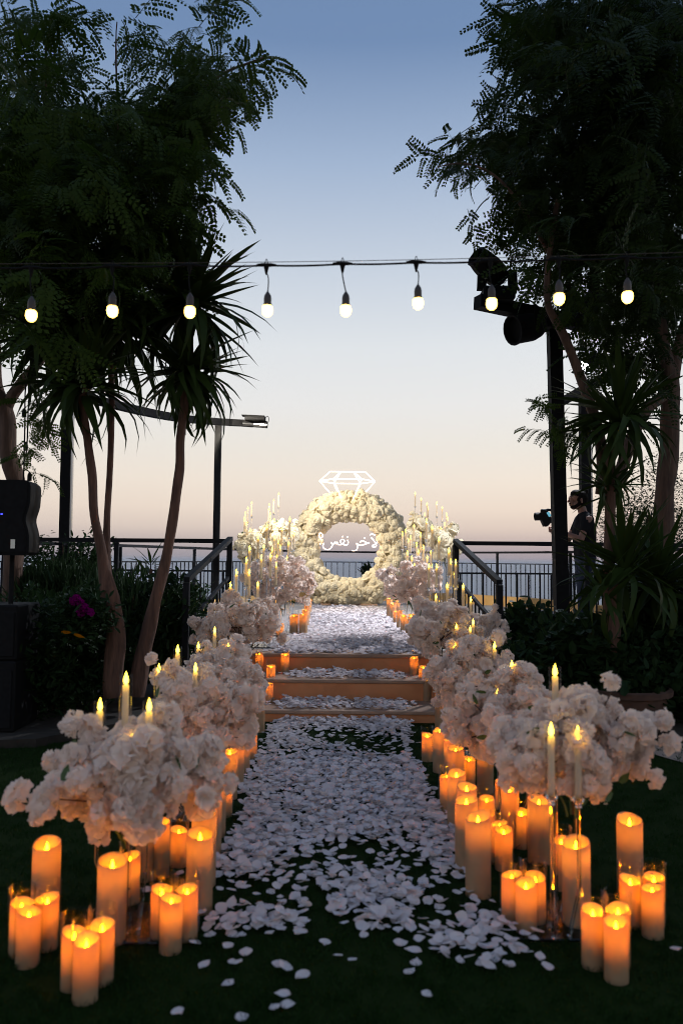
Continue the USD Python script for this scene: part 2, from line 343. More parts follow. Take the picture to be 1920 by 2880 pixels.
right_pts = [(PR[0], 8.72), (at(1420, 1526, 9.1)[0], 9.05), (at(1618, 1530, 9.6)[0], 9.5), (at(1980, 1535, 10.2)[0], 9.9)]
left_pts = [(-1.22, 8.72), (-2.42, 8.76), (-4.4, 8.82), (-6.2, 8.9)]
right_pts = [(1.24, 8.72), (2.0, 8.74), (3.2, 8.78), (5.6, 8.84)]
rail_run('garden_railing', 'black flat-topped railing left of the steps, behind the forked yucca trunks', left_pts, Z_DECK - .3, ZR, Z_DECK + .13, 1.18, .125, 1.2, .016, (.05, .045))
rail_run('garden_railing', 'black flat-topped railing right of the steps, in front of the man with the camera', right_pts, Z_DECK - .3, ZR, Z_DECK + .13, 1.18, .125, 1.4, .016, (.05, .045))
def hand_rail(side, label):
    t = thing('stair_railing', label, 'railing')
    a = at(525, 1617, 7.0) if side < 0 else at(1404, 1628, 7.0)
    b = at(647, 1516, 8.6) if side < 0 else at(1281, 1525, 8.6)
    a[2], b[2] = 1.13, ZR - .002
    obj('handrail', MB().bar(a, b + (b - a) * .01, .055, .045), M['railing'], t)
    dn = np.array([0, 0, .40])
    obj('mid_rail', MB().bar(a - dn, b - dn, .03, .03), M['railing'], t)
    obj('post', MB().bar((a[0], a[1], 0.0), a - (0, 0, .024), .055, .055), M['railing'], t)
    obj('post', MB().bar((b[0], b[1] - .03, .1), b - (0, .03, .03), .055, .055), M['railing'], t)
    for k in range(1, 12):
        q = a + (b - a) * k / 12; obj('baluster', MB().bar((q[0], q[1], .2 if q[1] > 7.4 else .06), q - dn - (0, 0, .02), .016, .016), M['railing'], t)
hand_rail(-1, 'sloping black stair handrail with balusters on the left of the steps')
hand_rail(1, 'sloping black stair handrail with balusters on the right of the steps')

# ------------------------------------------------------------------ flower heads
def petal_grid(L, Wd, cup, curl, ruffle, n=4, m=4, seed=0):
    """a petal that starts at the origin and grows along +x, z up"""
    u = np.linspace(0, 1, n)[:, None]; v = np.linspace(-1, 1, m)[None, :]
    w = Wd * np.sin(PI * np.clip(u * .78 + .16, 0, 1)) ** .8
    r = np.random.default_rng(seed)
    ph = r.uniform(0, 6)
    x = L * u * (1 - .10 * v ** 2) + 0 * v; y = w * v
    z = cup * L * (u ** 2) * (1 - curl * u) + .35 * w * v ** 2 + ruffle * L * u ** 2 * np.sin(3.2 * v + ph + 2 * u)
    return np.stack([x + 0 * y, y + 0 * x, z], -1)
def ruffled_bloom(seed, whorls, n=4, m=4):
    """a full peony-like head, about 1 across, facing +z"""
    r = np.random.default_rng(seed); b = MB()
    for k, (cnt, L, lift, z0) in enumerate(whorls):
        for i in range(cnt):
            P = petal_grid(L * r.uniform(.85, 1.12), L * r.uniform(.42, .60), r.uniform(.1, .5), r.uniform(.2, .9), r.uniform(.07, .17), n, m, r.integers(1e6))
            ang = 2 * PI * (i + r.uniform(-.25, .25)) / cnt + k * .7
            R = Rot.from_euler('zyx', [ang, -lift + r.uniform(-.18, .18), r.uniform(-.3, .3)]).as_matrix()
            b.grid(P.reshape(-1, 3).dot(R.T).reshape(P.shape) + [0, 0, z0])
    return b.get()
def rose_head(seed, fine=True):
    """a round rose: a dome of petals wound in a spiral, with a loose outer whorl"""
    r = np.random.default_rng(seed); b = MB(); nr, nt = (11, 17) if fine else (7, 12)
    rr = np.linspace(0, 1, nr)[:, None]; th = np.linspace(0, 2 * PI, nt)[None, :]
    k = 3.0 if fine else 2.0
    ph = (rr * k + th / (2 * PI) + .12 * np.sin(3 * th + seed)) % 1.0
    rad = .50 * rr ** .8 * (1 + .05 * np.sin(5 * th + seed) * rr); z = .50 * (1 - rr ** 2.6) + .20 * (1 - ph) * (rr > .02) - .16 * rr ** 6
    b.grid(np.stack([rad * np.cos(th), rad * np.sin(th), z + 0 * th], -1))
    for i in range(5):
        a0 = 2 * PI * i / 5 + seed; s = np.linspace(-1, 1, 4)[None, :]; u = np.linspace(0, 1, 3)[:, None]
        q = (.34 + r.uniform(.30, .44) * u * (1 - .22 * s ** 2)) + 0 * s; z = .06 + .26 * u ** .7 - .22 * u ** 3 + .07 * s ** 2 + r.uniform(-.05, .05)
        b.grid(np.stack([q * np.cos(a0 + s * .72), q * np.sin(a0 + s * .72), z + 0 * s], -1))
    return b.get()
def pompom(seed, cnt=26, n=3, m=4):
    r = np.random.default_rng(seed); b = MB()
    for i in range(cnt):
        z = 1 - (i + .5) / cnt * 1.55; a = i * 2.39996 + r.uniform(-.3, .3); q = math.sqrt(max(0, 1 - z * z)); nn = np.array([q * math.cos(a), q * math.sin(a), z]) + r.normal(size=3) * .12
        P = petal_grid(r.uniform(.26, .36), r.uniform(.20, .29), r.uniform(-.5, .5), r.uniform(.2, .9), r.uniform(.10, .26), n, m, r.integers(1e6))
        R = frame_z(nn, r.uniform(0, 6.3)) @ Rot.from_euler('y', -r.uniform(.25, 1.25)).as_matrix()
        b.grid(P.reshape(-1, 3).dot(R.T).reshape(P.shape) + nn * .24 - R[:, 0] * .06)
    return b.get()
BIG = ((9, .52, .15, 0), (8, .46, .60, .02), (7, .36, .95, .05), (5, .25, 1.25, .06))
MID = ((8, .52, .20, 0), (7, .44, .72, .02), (5, .30, 1.1, .05))
blooms = [mesh_class(f'blossom_{k}', pompom(10 + k), M['bloom'], True) for k in range(4)] 
peony = [mesh_class(f'peony_{k}', ruffled_bloom(80 + k, BIG), M['bloom'], True) for k in range(3)]
blooms_far = [mesh_class(f'far_blossom_{k}', pompom(30 + k, 16, 3, 3), M['bloom'], True) for k in range(3)]
roses = [mesh_class(f'rose_head_{k}', rose_head(50 + k), M['rose'], True) for k in range(3)]
roses_lo = [rose_head(60 + k, False) for k in range(2)]

def bouquet(label, px, py, d, rx, ry, count, size, shape='ball', far_away=False, seed=1, group=None, sprigs=(), rose_mix=.18, back=1.0):
    r = np.random.default_rng(seed)
    c = at(px, py, d); ax, az = rx * d / F, ry * d / F; ay = min(ax, .42) * back
    t = thing('bouquet', label, 'bouquet', c, group=group)
    heads = blooms_far if far_away else blooms
    kinds = heads + roses
    m = 0
    def put(p, n, s, pick=None):
        k = pick if pick is not None else (heads[r.integers(len(heads))] if r.random() > rose_mix else (roses if far_away == 'cream' else peony)[r.integers(3)])
        ref_mesh('blossom', k, t, m4(frame_z(n, r.uniform(0, 6.3)), p, s * np.array([1, 1, r.uniform(.85, 1.15)])), M['rose'] if far_away == 'cream' else M['bloom'])
    pts = []
    tries = 0
    nb = max(9, int(count / 8)); ends = []
    for k in range(nb):
        z = 1 - 1.72 * (k + .5) / nb; a = k * 2.39996 + r.uniform(-.35, .35); q = math.sqrt(max(0, 1 - z * z))
        ends.append(np.array([q * math.cos(a), q * math.sin(a), z]) * r.uniform(.66, 1.14))
    for k, e in enumerate(ends):
        if k % 2 == 0 and not far_away:
            e3 = e * [ax, ay, az]; pth = smooth_path([np.array([0, 0, -az * .5]), e3 * .45 + r.normal(size=3) * .02, e3 * .9], 4)
            obj('branch', MB().tube(pth, np.linspace(.004, .002, len(pth)), 4), M['twig'], t)
    while m < count and tries < 9000:
        tries += 1
        e = ends[r.integers(nb)]
        p = (e * r.uniform(.45, 1.0) ** .6 + r.normal(size=3) * .15) * [ax, ay, az]
        n = p / np.array([ax, ay, az]); n /= np.linalg.norm(n) + 1e-9
        if shape == 'cone' and p[2] < 0: p[:2] *= max(.25, 1 + .75 * p[2] / az)
        if shape == 'ball' and p[2] < -.5 * az: p[:2] *= .85
        if any(np.linalg.norm(p - q) < size * .66 for q in pts): continue
        pts.append(p); put(p, n / np.array([ax, ay, az]) * .3 + np.array([0, -.2, .3]) + r.normal(size=3) * .35, size * 2 * r.uniform(.62, 1.3)); m += 1
    for (sx, sy, sn) in sprigs:                         # a branch that reaches out of the ball
        e = at(sx, sy, d) - c
        pth = smooth_path([np.zeros(3), e * .5 + [0, 0, -.02], e], 5)
        obj('branch', MB().tube(pth, np.linspace(.006, .003, len(pth)), 5), M['twig'], t)
        for k in range(sn):
            q = e * (1 - .6 * k / max(sn, 1)) + r.normal(size=3) * size * .5
            put(q, r.normal(size=3) + [0, -.5, .4], size * 2 * r.uniform(.7, 1.0), heads[r.integers(len(heads))])
    for k in range(11 if not far_away else 3):           # stalks gathered below
        a = r.uniform(0, 6.3); p1 = np.array([ax * .45 * math.cos(a), ay * .45 * math.sin(a), -az * .55]); p2 = np.array([.02 * math.cos(a), .02 * math.sin(a), -az * 1.0 - .06])
        obj('stalk', MB().tube(smooth_path([p1, (p1 + p2) / 2 * [.7, .7, 1], p2], 4), .004, 5), M['twig'] if k % 2 else M['stem'], t)
    for k in range(6 if not far_away else 3):           # a few leaves show between the heads
        n = r.normal(size=3); n[1] = -abs(n[1]); n /= np.linalg.norm(n); p = n * np.array([ax, ay, az]) * .93
        lf = MB(); P = petal_grid(.055, .014, .2, .3, .05, 4, 3, k); R = frame_z(n + r.normal(size=3) * .5, r.uniform(0, 6)); lf.grid((P.reshape(-1, 3) @ R.T).reshape(P.shape) + p); obj('leaf', lf, M['stem'], t)
    return t
WHITE = 'white bouquets along the aisle'
BQ = [
 ('largest blush white bouquet at the near left end of the aisle', 365, 2188, 2.92, 245, 140, 115, .060, 'ball', False, ((200, 2005, 6), (130, 2230, 6), (625, 2190, 5), (285, 2325, 5), (600, 2080, 4), (480, 2020, 4))),
 ('blush white bouquet second in the left row, just behind the nearest', 555, 2015, 4.1, 150, 135, 95, .060, 'ball', False, ((690, 2080, 3), (440, 1870, 3))),
 ('white bouquet third in the left row, beside the lowest step', 632, 1900, 5.35, 108, 90, 80, .062, 'ball', False, ((735, 1925, 4), (560, 1830, 3))),
 ('white bouquet on the left of the steps, below the handrail', 680, 1765, 6.6, 112, 82, 85, .064, 'ball', False, ((805, 1790, 4), (568, 1745, 3))),
 ('white bouquet on the terrace left of the petal carpet', 800, 1645, 8.6, 80, 72, 75, .068, 'ball', 'far', ((868, 1700, 3),)),
 ('white bouquet on the terrace beside the left stair handrail top', 740, 1632, 9.4, 50, 52, 45, .068, 'ball', 'far', ()),
 ('cream tapering bouquet at the far left, under six thin tapers', 700, 1540, 13.4, 46, 52, 60, .070, 'cone', 'cream', ()),
 ('cream tapering bouquet close against the left of the flower ring', 790, 1512, 13.9, 50, 50, 60, .070, 'cone', 'cream', ()),
 ('largest white bouquet at the near right end, with a sprig reaching right', 1608, 2105, 3.0, 180, 140, 100, .056, 'ball', False, ((1848, 2005, 9), (1800, 2080, 8), (1845, 2090, 6), (1440, 2190, 5), (1720, 1945, 5), (1770, 2150, 5))),
 ('white bouquet second in the right row, just behind the nearest', 1420, 2030, 4.1, 135, 130, 90, .058, 'ball', False, ((1285, 2080, 4), (1500, 1900, 4))),
 ('white bouquet third in the right row, beside the lowest step', 1322, 1905, 5.35, 100, 112, 85, .060, 'ball', False, ((1222, 1965, 4), (1440, 1840, 5))),
 ('white bouquet on the right of the steps, left of the handrail foot', 1240, 1765, 6.6, 95, 78, 80, .064, 'ball', False, ((1145, 1795, 4),)),
 ('pale bouquet at the foot of the right stair handrail, by the dark shrub', 1365, 1775, 7.0, 58, 55, 45, .062, 'ball', False, ((1400, 1735, 3),)),
 ('brightest white bouquet on the terrace right of the petal carpet', 1165, 1640, 8.8, 78, 62, 75, .068, 'ball', 'far', ((1092, 1655, 3),)),
 ('cream tapering bouquet close against the right of the flower ring', 1182, 1500, 13.9, 48, 50, 60, .070, 'cone', 'cream', ()),
 ('cream tapering bouquet at the far right, behind the stair handrail top', 1253, 1532, 13.4, 44, 52, 60, .070, 'cone', 'cream', ((1285, 1520, 3),)),
]
for i, (lb, px, py, d, rx, ry, n, s, shp, fr, spr) in enumerate(BQ):
    bouquet(lb, px, py, d, rx, ry, int(n * 1.45), s * .9, shp, fr, 100 + i, WHITE if fr != 'cream' else 'cream bouquets beside the flower ring', spr, .14 if fr != 'cream' else .75)

# ------------------------------------------------------------------ candelabra with tapers
TAPER_R = .0125
def candelabrum(label, base, arms, d, glass=True, group=None, length=.20, base_z=0.0):
    b = np.array([*base[:2], base_z])
    t = thing('candelabrum', label, 'candelabrum', b, group=group)
    obj('base_plate', MB().box((-.16, -.16, .0), (.16, .16, .012), .003), M['acrylic'], t)
    for k, (px, py, *dd) in enumerate(arms):
        tip = at(px, py, dd[0] if dd else d + .10 * math.sin(k * 2.4)) - b
        zt = tip[2]; zf = zt - .048; zc = zf - length; x, y = tip[:2]
        s0 = np.array([x * .30, y * .30, .012]) if abs(x) > .1 else np.array([x * .6, y * .6, .012])
        zk = min(.22, .4 * zc) if zc > .2 else .1 * max(zc, .1)
        if zc > .06: obj('stem', MB().tube([s0, (x, y, zk), (x, y, zc - .012)], .0065, 8), M['acrylic'], t)
        obj('holder', MB().lathe([(.001, zc - .03), (.012, zc - .028), (.009, zc - .018), (.020, zc - .006), (.020, zc), (.013, zc + .003), (.013, zc + .014), (.0126, zc + .014)], 12, (x, y, 0)), M['acrylic'], t, 40)
        cd = obj('taper', MB().lathe([(TAPER_R, zc + .002), (TAPER_R * .98, zc + length * .6), (TAPER_R * .93, zf - .004), (TAPER_R * .8, zf), (.0035, zf + .001)], 14, (x, y, 0)), M['taper'], t, 50)
        obj('flame', MB().lathe([(.003, zf - .012), (.0034, zf + .002), (.0088, zf + .010), (.0095, zf + .018), (.0072, zf + .028), (.0036, zf + .038), (.0008, zt)], 10, (x, y, 0)), M['taper_flame'], cd, True)
        if glass: obj('glass_chimney', MB().lathe([(.0225, zc - .002), (.0225, zf + .035), (.0219, zf + .037)], 20, (x, y, 0)), M['pane'], t, True)
CG = 'clear candelabra with flame-shaped tapers'
candelabrum('clear candelabrum with tall tapers rising from the nearest left bouquet', at(365, 2575, 2.95), [(282, 1963, 2.95), (355, 1889, 2.9), (420, 1963, 2.85), (373, 2062, 2.8)], 2.95, group=CG)
candelabrum('clear candelabrum in the second bouquet of the left row', gnd(545, 2290), [(447, 1866), (500, 1813), (550, 1864), (465, 1930), (540, 1940)], 4.15, group=CG)
candelabrum('clear candelabrum in the third bouquet of the left row', gnd(620, 2125), [(558, 1805), (604, 1762), (643, 1807), (614, 1860)], 5.4, group=CG)
candelabrum('clear candelabrum on the left of the steps, below the handrail', at(690, 1900, 6.75), [(648, 1636), (665, 1600), (693, 1566, 6.85), (725, 1634), (693, 1707), (702, 1534, 7.1), (701, 1600)], 6.75, group=CG)
candelabrum('clear candelabrum of tall tapers, left of the terrace carpet and nearest the handrail top', at(755, 1790, 8.1), [(726, 1503), (751, 1472), (761, 1555), (777, 1580), (735, 1560)], 8.0, group=CG, base_z=Z_DECK)
candelabrum('clear candelabrum of many tapers, left of the terrace carpet beside the flower ring', at(800, 1780, 9.6), [(772, 1504), (793, 1479), (815, 1453), (782, 1516), (800, 1582), (807, 1563), (780, 1559), (827, 1495, 11.0), (820, 1500, 11.2), (765, 1540), (788, 1532), (812, 1522), (742, 1530, 8.6)], 9.5, group=CG, base_z=Z_DECK)
candelabrum('thin candelabrum above the far left cream bouquet, left of its neighbour', at(700, 1700, 13.4), [(687, 1454), (690, 1439), (697, 1425), (708, 1410), (693, 1468), (703, 1485)], 13.4, False, CG, .21, Z_DECK)
candelabrum('thin candelabrum above the cream bouquet at the left of the flower ring', at(775, 1700, 13.9), [(756, 1428), (757.5, 1416), (761, 1441), (770, 1403), (784, 1385), (771, 1457)], 13.9, False, CG, .21, Z_DECK)
candelabrum('clear candelabrum with tapers among the nearest right bouquet', at(1560, 2560, 3.0), [(1560, 1867, 3.05), (1549, 2031, 2.75), (1624, 2041, 2.78), (1614, 1948, 3.15)], 3.0, group=CG)
candelabrum('clear candelabrum in the second bouquet of the right row', gnd(1420, 2290), [(1439, 1857), (1400, 1934), (1488, 1936), (1452, 1945)], 4.15, group=CG)
candelabrum('clear candelabrum in the third bouquet of the right row', gnd(1330, 2130), [(1277, 1803), (1363, 1800), (1390, 1805), (1332, 1870)], 5.4, group=CG)
candelabrum('clear low candelabrum on the right of the steps', at(1290, 1920, 6.4), [(1283, 1754), (1322, 1759), (1330, 1740)], 6.4, group=CG)
candelabrum('tall clear candelabrum by the right stair handrail, ten tapers', at(1270, 1850, 7.2), [(1262, 1540.5), (1267, 1571), (1281, 1572), (1279, 1605), (1257, 1639), (1302, 1641), (1225.5, 1670), (1323.5, 1677.5), (1211.5, 1703), (1308.5, 1713)], 7.2, group=CG)
candelabrum('clear candelabrum of tall tapers, right of the terrace carpet and nearest the handrail top', at(1215, 1790, 8.2), [(1215, 1476), (1234, 1508), (1206, 1584), (1227, 1585)], 8.1, group=CG, base_z=Z_DECK)
candelabrum('clear candelabrum of many crowded tapers, right of the terrace carpet', at(1185, 1780, 9.4), [(1199, 1458), (1182, 1496), (1176, 1544), (1175, 1563), (1201, 1561), (1188, 1585), (1165, 1584), (1145, 1548), (1158, 1562), (1190, 1532), (1212, 1545)], 9.4, group=CG, base_z=Z_DECK)
candelabrum('clear candelabrum of six tapers at the right edge of the flower ring', at(1150, 1740, 11.1), [(1131.5, 1494.5), (1141, 1486), (1154, 1505), (1164, 1474), (1148, 1513), (1171, 1525)], 11.1, group=CG, base_z=Z_DECK)
candelabrum('thin candelabrum above the cream bouquet at the right of the flower ring', at(1185, 1700, 13.9), [(1167, 1383), (1184, 1399), (1200.6, 1412), (1203, 1425), (1194.5, 1441), (1185, 1456)], 13.9, False, CG, .21, Z_DECK)
candelabrum('thin candelabrum above the far right cream bouquet', at(1250, 1700, 13.4), [(1228, 1410), (1243, 1423), (1255, 1441), (1258, 1453), (1250, 1469), (1240, 1482)], 13.4, False, CG, .21, Z_DECK)

# ------------------------------------------------------------------ pillar candles
def pillar_class(rad, h, glass, var):
    key = f'pillar_{round(rad * 1e4)}_{round(h * 1e3)}_{int(glass)}_{var}'
    if stage.GetPrimAtPath('/classes/' + key): return stage.GetPrimAtPath('/classes/' + key)
    c = stage.CreateClassPrim('/classes/' + key); c.SetTypeName('Xform')
    r = np.random.default_rng(var * 7 + 1)
    dip, k2 = rad * r.uniform(.34, .62), r.uniform(-.12, .12)
    prof = [(rad, 0), (rad, h * .25), (rad, h * .5), (rad, h * .75), (rad, h - .03), (rad, h - .008), (rad * .965, h), (rad * .90, h - .002), (rad * .84, h - .012), (rad * .72, h - .030), (rad * .45, h - .040), (rad * .12, h - .042), (.0005, h - .042)]
    wgt = np.array([0, 0, 0, .2, .7, 1, 1, 1, .8, .4, .2, .1, .1])
    def zf(V, k):
        a = np.arctan2(V[:, 1], V[:, 0])
        return -dip * wgt[k] * ((1 - np.cos(a - PI / 2)) / 2 + k2 * np.sin(2 * a))
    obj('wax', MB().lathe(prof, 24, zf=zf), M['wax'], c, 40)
    zb = h - .044 - dip * .05
    obj('flame', MB().lathe([(.002, zb), (.0055, zb + .006), (.0062, zb + .012), (.0042, zb + .022), (.0006, zb + .034)], 8), M['flame'], c, True)
    o = trimesh.creation.octahedron() if hasattr(trimesh.creation, 'octahedron') else trimesh.creation.icosphere(0, 1)
    obj('lamp', (np.array(trimesh.creation.icosphere(0, .0075 * (rad / .0375)).vertices) + [0, 0, h - .058], trimesh.creation.icosphere(0, 1).faces), M[('led', 'led_low', 'led_high')[var % 3]], c)
    obj('battery_light_block', MB().lathe([(rad * .80, .001), (rad * .80, h - .125), (rad * .66, h - .105), (.0005, h - .100)], 12), M['socket'], c, 40)  # unseen battery housing, added to block the lamp's light from the lower wax
    if glass:
        g = rad + .006
        obj('glass_sleeve', MB().lathe([(g, .002), (g, h + .045), (g - .002, h + .0462), (g - .0035, h + .045)], 28), M['pane'], c, 40)
    return c
SM, BG = .0375, .05
# x centre, y of the base's middle, radius, height, sleeve, z of the floor, label
PC = [
 (126, 2592, BG, .29, 0, 0, 'tall wide pillar candle standing outermost at the far left edge'),
 (57, 2686, SM, .175, 1, 0, 'glass-sleeved candle at the very left edge, rear left of its trio'),
 (77, 2714, SM, .175, 1, 0, 'glass-sleeved candle in front of the leftmost trio'),
 (130, 2668, SM, .175, 1, 0, 'glass-sleeved candle at the right of the leftmost trio'),
 (311, 2650, BG, .285, 0, 0, 'tall wide pillar candle under the nearest left bouquet'),
 (205, 2778, SM, .175, 1, 0, 'glass-sleeved candle rear left in the lowest trio of the photo'),
 (239, 2814, SM, .185, 1, 0, 'glass-sleeved candle lowest of all in the photo, left foreground'),
 (284, 2764, SM, .185, 1, 0, 'glass-sleeved candle at the right of the lowest trio'),
 (453, 2640, SM, .175, 1, 0, 'glass-sleeved candle at the left of the trio nearest the petals on the left'),
 (479, 2676, SM, .18, 1, 0, 'glass-sleeved candle in front of the trio nearest the petals on the left'),
 (524, 2640, SM, .175, 1, 0, 'glass-sleeved candle at the right of the trio nearest the petals on the left'),
 (559, 2562, BG, .295, 0, 0, 'tall wide pillar candle at the left edge of the petals, nearest of its row'),
 (501, 2436, SM, .16, 1, 0, 'short bright candle left of the tall one at the petal edge'),
 (571, 2490, BG, .30, 0, 0, 'tall candle half hidden by a dangling blossom, left petal edge'),
 (447, 2408, SM, .16, 0, 0, 'small candle glimpsed between the stems of the nearest left bouquet'),
 (407, 2474, SM, .26, 1, 0, 'tall dim candle behind the stems of the nearest left bouquet'),
 (449, 2468, SM, .24, 1, 0, 'slim dim candle right of the stems of the nearest left bouquet'),
 (364, 2545, SM, .19, 1, 0, 'candle hidden behind the tall wide pillar under the left bouquet'),
 (590, 2405, BG, .30, 0, 0, 'second tall pillar candle along the left petal edge'),
 (604, 2352, BG, .29, 0, 0, 'third tall pillar candle along the left petal edge'),
 (632, 2296, SM, .18, 1, 0, 'short glass-sleeved candle under the second left bouquet'),
 (644, 2246, .045, .27, 0, 0, 'tall pillar candle fifth from the front along the left petal edge'),
 (665, 2208, .042, .25, 0, 0, 'pillar candle with a raised rim, third before the steps on the left'),
 (683, 2172, .042, .22, 0, 0, 'pillar candle second before the steps on the left'),
 (706, 2138, SM, .17, 1, 0, 'short glass-sleeved candle nearest the steps on the left lawn'),
 (727, 2058, .046, .28, 0, 0, 'tall pillar candle leaning beside the left end of the lowest step'),
 (755, 1976, SM, .17, 1, Z1, 'short candle in front on the left of the lowest tread'),
 (761, 1960, .040, .28, 1, Z1, 'tall candle behind the short one on the left of the lowest tread'),
 (801, 1893, SM, .18, 1, Z2, 'candle at the left of the upper tread, nearest the petals'),
 (729, 1889, SM, .18, 0, Z2, 'candle at the outer left of the upper tread, by the bouquet stems'),
 (852, 1787, BG, .25, 1, Z_DECK, 'wide glass-sleeved candle at the front left of the terrace carpet'),
 (826, 1786, BG, .24, 1, Z_DECK, 'candle outside the wide one at the front left of the terrace carpet'),
 (787, 1795, .045, .17, 0, Z_DECK, 'stout candle under the terrace left bouquet'),
 (859, 1766, .045, .24, 1, Z_DECK, 'candle second back along the left of the terrace carpet'),
 (864, 1744, .045, .24, 1, Z_DECK, 'candle third back along the left of the terrace carpet'),
 (868, 1728, .045, .24, 1, Z_DECK, 'candle furthest back along the left of the terrace carpet'),
 (1155, 1784, .066, .24, 0, Z_DECK, 'stoutest pillar candle, front right of the terrace carpet'),
 (1134, 1779, SM, .22, 1, Z_DECK, 'slim candle left of the stoutest one on the terrace'),
 (1123, 1769, SM, .24, 1, Z_DECK, 'candle third along the right of the terrace carpet'),
 (1112, 1754, SM, .18, 1, Z_DECK, 'short candle fourth along the right of the terrace carpet'),
 (1105, 1742, .045, .25, 1, Z_DECK, 'candle fifth along the right of the terrace carpet'),
 (1095, 1737, .045, .30, 1, Z_DECK, 'tallest candle furthest back on the right of the terrace carpet'),
 (1118, 1727, SM, .22, 1, Z_DECK, 'candle tucked behind the row on the right of the terrace carpet'),
 (1164, 1898, SM, .165, 1, Z2, 'candle at the right of the upper tread, nearest the petals'),
 (1190, 1962, .042, .28, 0, Z1, 'tall candle at the right of the lowest tread'),
 (1200, 1971, SM, .19, 1, Z1, 'short candle in front of the tall one, right of the lowest tread'),
 (1239, 2056, .046, .29, 0, 0, 'tall pillar candle beside the right end of the lowest step'),
 (1201, 2141, SM, .18, 1, 0, 'short glass-sleeved candle nearest the steps on the right lawn'),
 (1236, 2172, .043, .27, 0, 0, 'tall pillar candle first of the right row after the steps'),
 (1269, 2212, .044, .28, 0, 0, 'pillar candle with a concave rim, second of the right row after the steps'),
 (1281, 2250, .046, .29, 0, 0, 'bright tall pillar candle third of the right row after the steps'),
 (1318, 2205, SM, .155, 1, 0, 'short candle behind the right row, below the third bouquet'),
 (1256, 2286, SM, .20, 1, 0, 'slim glass-sleeved candle innermost on the right petal edge'),
 (1283, 2338, .045, .29, 0, 0, 'pale tall pillar candle by the innermost slim one'),
 (1312, 2395, .046, .30, 0, 0, 'pale tall pillar candle behind the bright near pair on the right'),
 (1311, 2450, .049, .31, 0, 0, 'bright tall pillar candle behind the nearest one at the right petal edge'),
 (1344, 2518, BG, .315, 0, 0, 'nearest tall wide pillar candle at the right petal edge'),
 (1368, 2345, SM, .175, 1, 0, 'glass-sleeved candle at the back of four, right of the tall row'),
 (1368, 2400, SM, .185, 1, 0, 'glass-sleeved candle second of four, right of the tall row'),
 (1405, 2430, SM, .18, 1, 0, 'glass-sleeved candle third of four, right of the tall row'),
 (1416, 2446, SM, .175, 1, 0, 'glass-sleeved candle foremost of four, right of the tall row'),
 (1364, 2232, .046, .28, 1, 0, 'tall dim candle hanging back under the second right bouquet'),
 (1412, 2280, SM, .165, 0, 0, 'small candle peeping under the nearest right bouquet'),
 (1434, 2380, .040, .27, 1, 0, 'tall slim dim candle behind the third of four'),
 (1466, 2384, SM, .17, 1, 0, 'bright short candle left of the nearest right bouquet stems'),
 (1516, 2426, BG, .28, 1, 0, 'wide dim candle whose top the nearest right bouquet hides'),
 (1439, 2592, SM, .175, 1, 0, 'glass-sleeved candle at the left of the right inner trio'),
 (1479, 2618, SM, .175, 1, 0, 'glass-sleeved candle in front of the right inner trio'),
 (1505, 2598, SM, .175, 1, 0, 'glass-sleeved candle at the right of the right inner trio'),
 (1621, 2604, BG, .31, 0, 0, 'tall wide pillar candle with a deep slanted rim, right foreground'),
 (1579, 2500, SM, .20, 1, 0, 'candle half hidden behind the slanted-rim pillar, right foreground'),
 (1772, 2520, BG, .31, 0, 0, 'tall wide pillar candle standing alone at the far right'),
 (1773, 2605, SM, .175, 1, 0, 'glass-sleeved candle at the left of the far right trio'),
 (1835, 2634, SM, .175, 1, 0, 'glass-sleeved candle in front of the far right trio'),
 (1840, 2600, SM, .175, 1, 0, 'glass-sleeved candle at the back of the far right trio'),
 (1668, 2720, SM, .19, 1, 0, 'glass-sleeved candle at the left of the lowest right trio'),
 (1733, 2758, SM, .19, 1, 0, 'glass-sleeved candle lowest on the right, foremost of its trio'),
 (1739, 2715, SM, .19, 1, 0, 'glass-sleeved candle at the back of the lowest right trio'),
]
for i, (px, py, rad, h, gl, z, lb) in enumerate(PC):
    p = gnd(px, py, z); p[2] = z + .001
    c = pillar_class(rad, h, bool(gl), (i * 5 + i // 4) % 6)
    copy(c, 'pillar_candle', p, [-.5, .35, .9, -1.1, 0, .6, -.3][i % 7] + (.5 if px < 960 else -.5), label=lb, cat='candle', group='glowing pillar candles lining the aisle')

# ------------------------------------------------------------------ flower ring with neon
D_RING = 15.6
C = at(982, 1546, D_RING)
ring = thing('flower_ring', 'great cream rose ring standing upright at the far end of the aisle', 'flower arch', C)
R0, RT = .885, .222
th = np.linspace(0, 2 * PI, 73)
def tor(a, b, R=R0, r=RT): return np.array([(R + r * math.cos(b)) * math.cos(a), r * math.sin(b) * .95, (R * .985 + r * math.cos(b)) * math.sin(a)])
core = MB()
A, B = np.meshgrid(np.linspace(0, 2 * PI, 61), np.linspace(0, 2 * PI, 15), indexing='ij')
core.grid(np.stack([(R0 + RT * .72 * np.cos(B)) * np.cos(A), RT * .70 * np.sin(B), (R0 * .985 + RT * .72 * np.cos(B)) * np.sin(A)], -1))
obj('frame', core, plain('moss_core', (.62, .57, .36), .9), ring, True)
obj('foot', MB().box((-.55, -.22, -C[2] + Z_DECK + .002), (.55, .22, -C[2] + Z_DECK + .03), .004), M['tread'], ring)
r_ = np.random.default_rng(5); pts = []; lows = MB(); tries = 0; front = 0
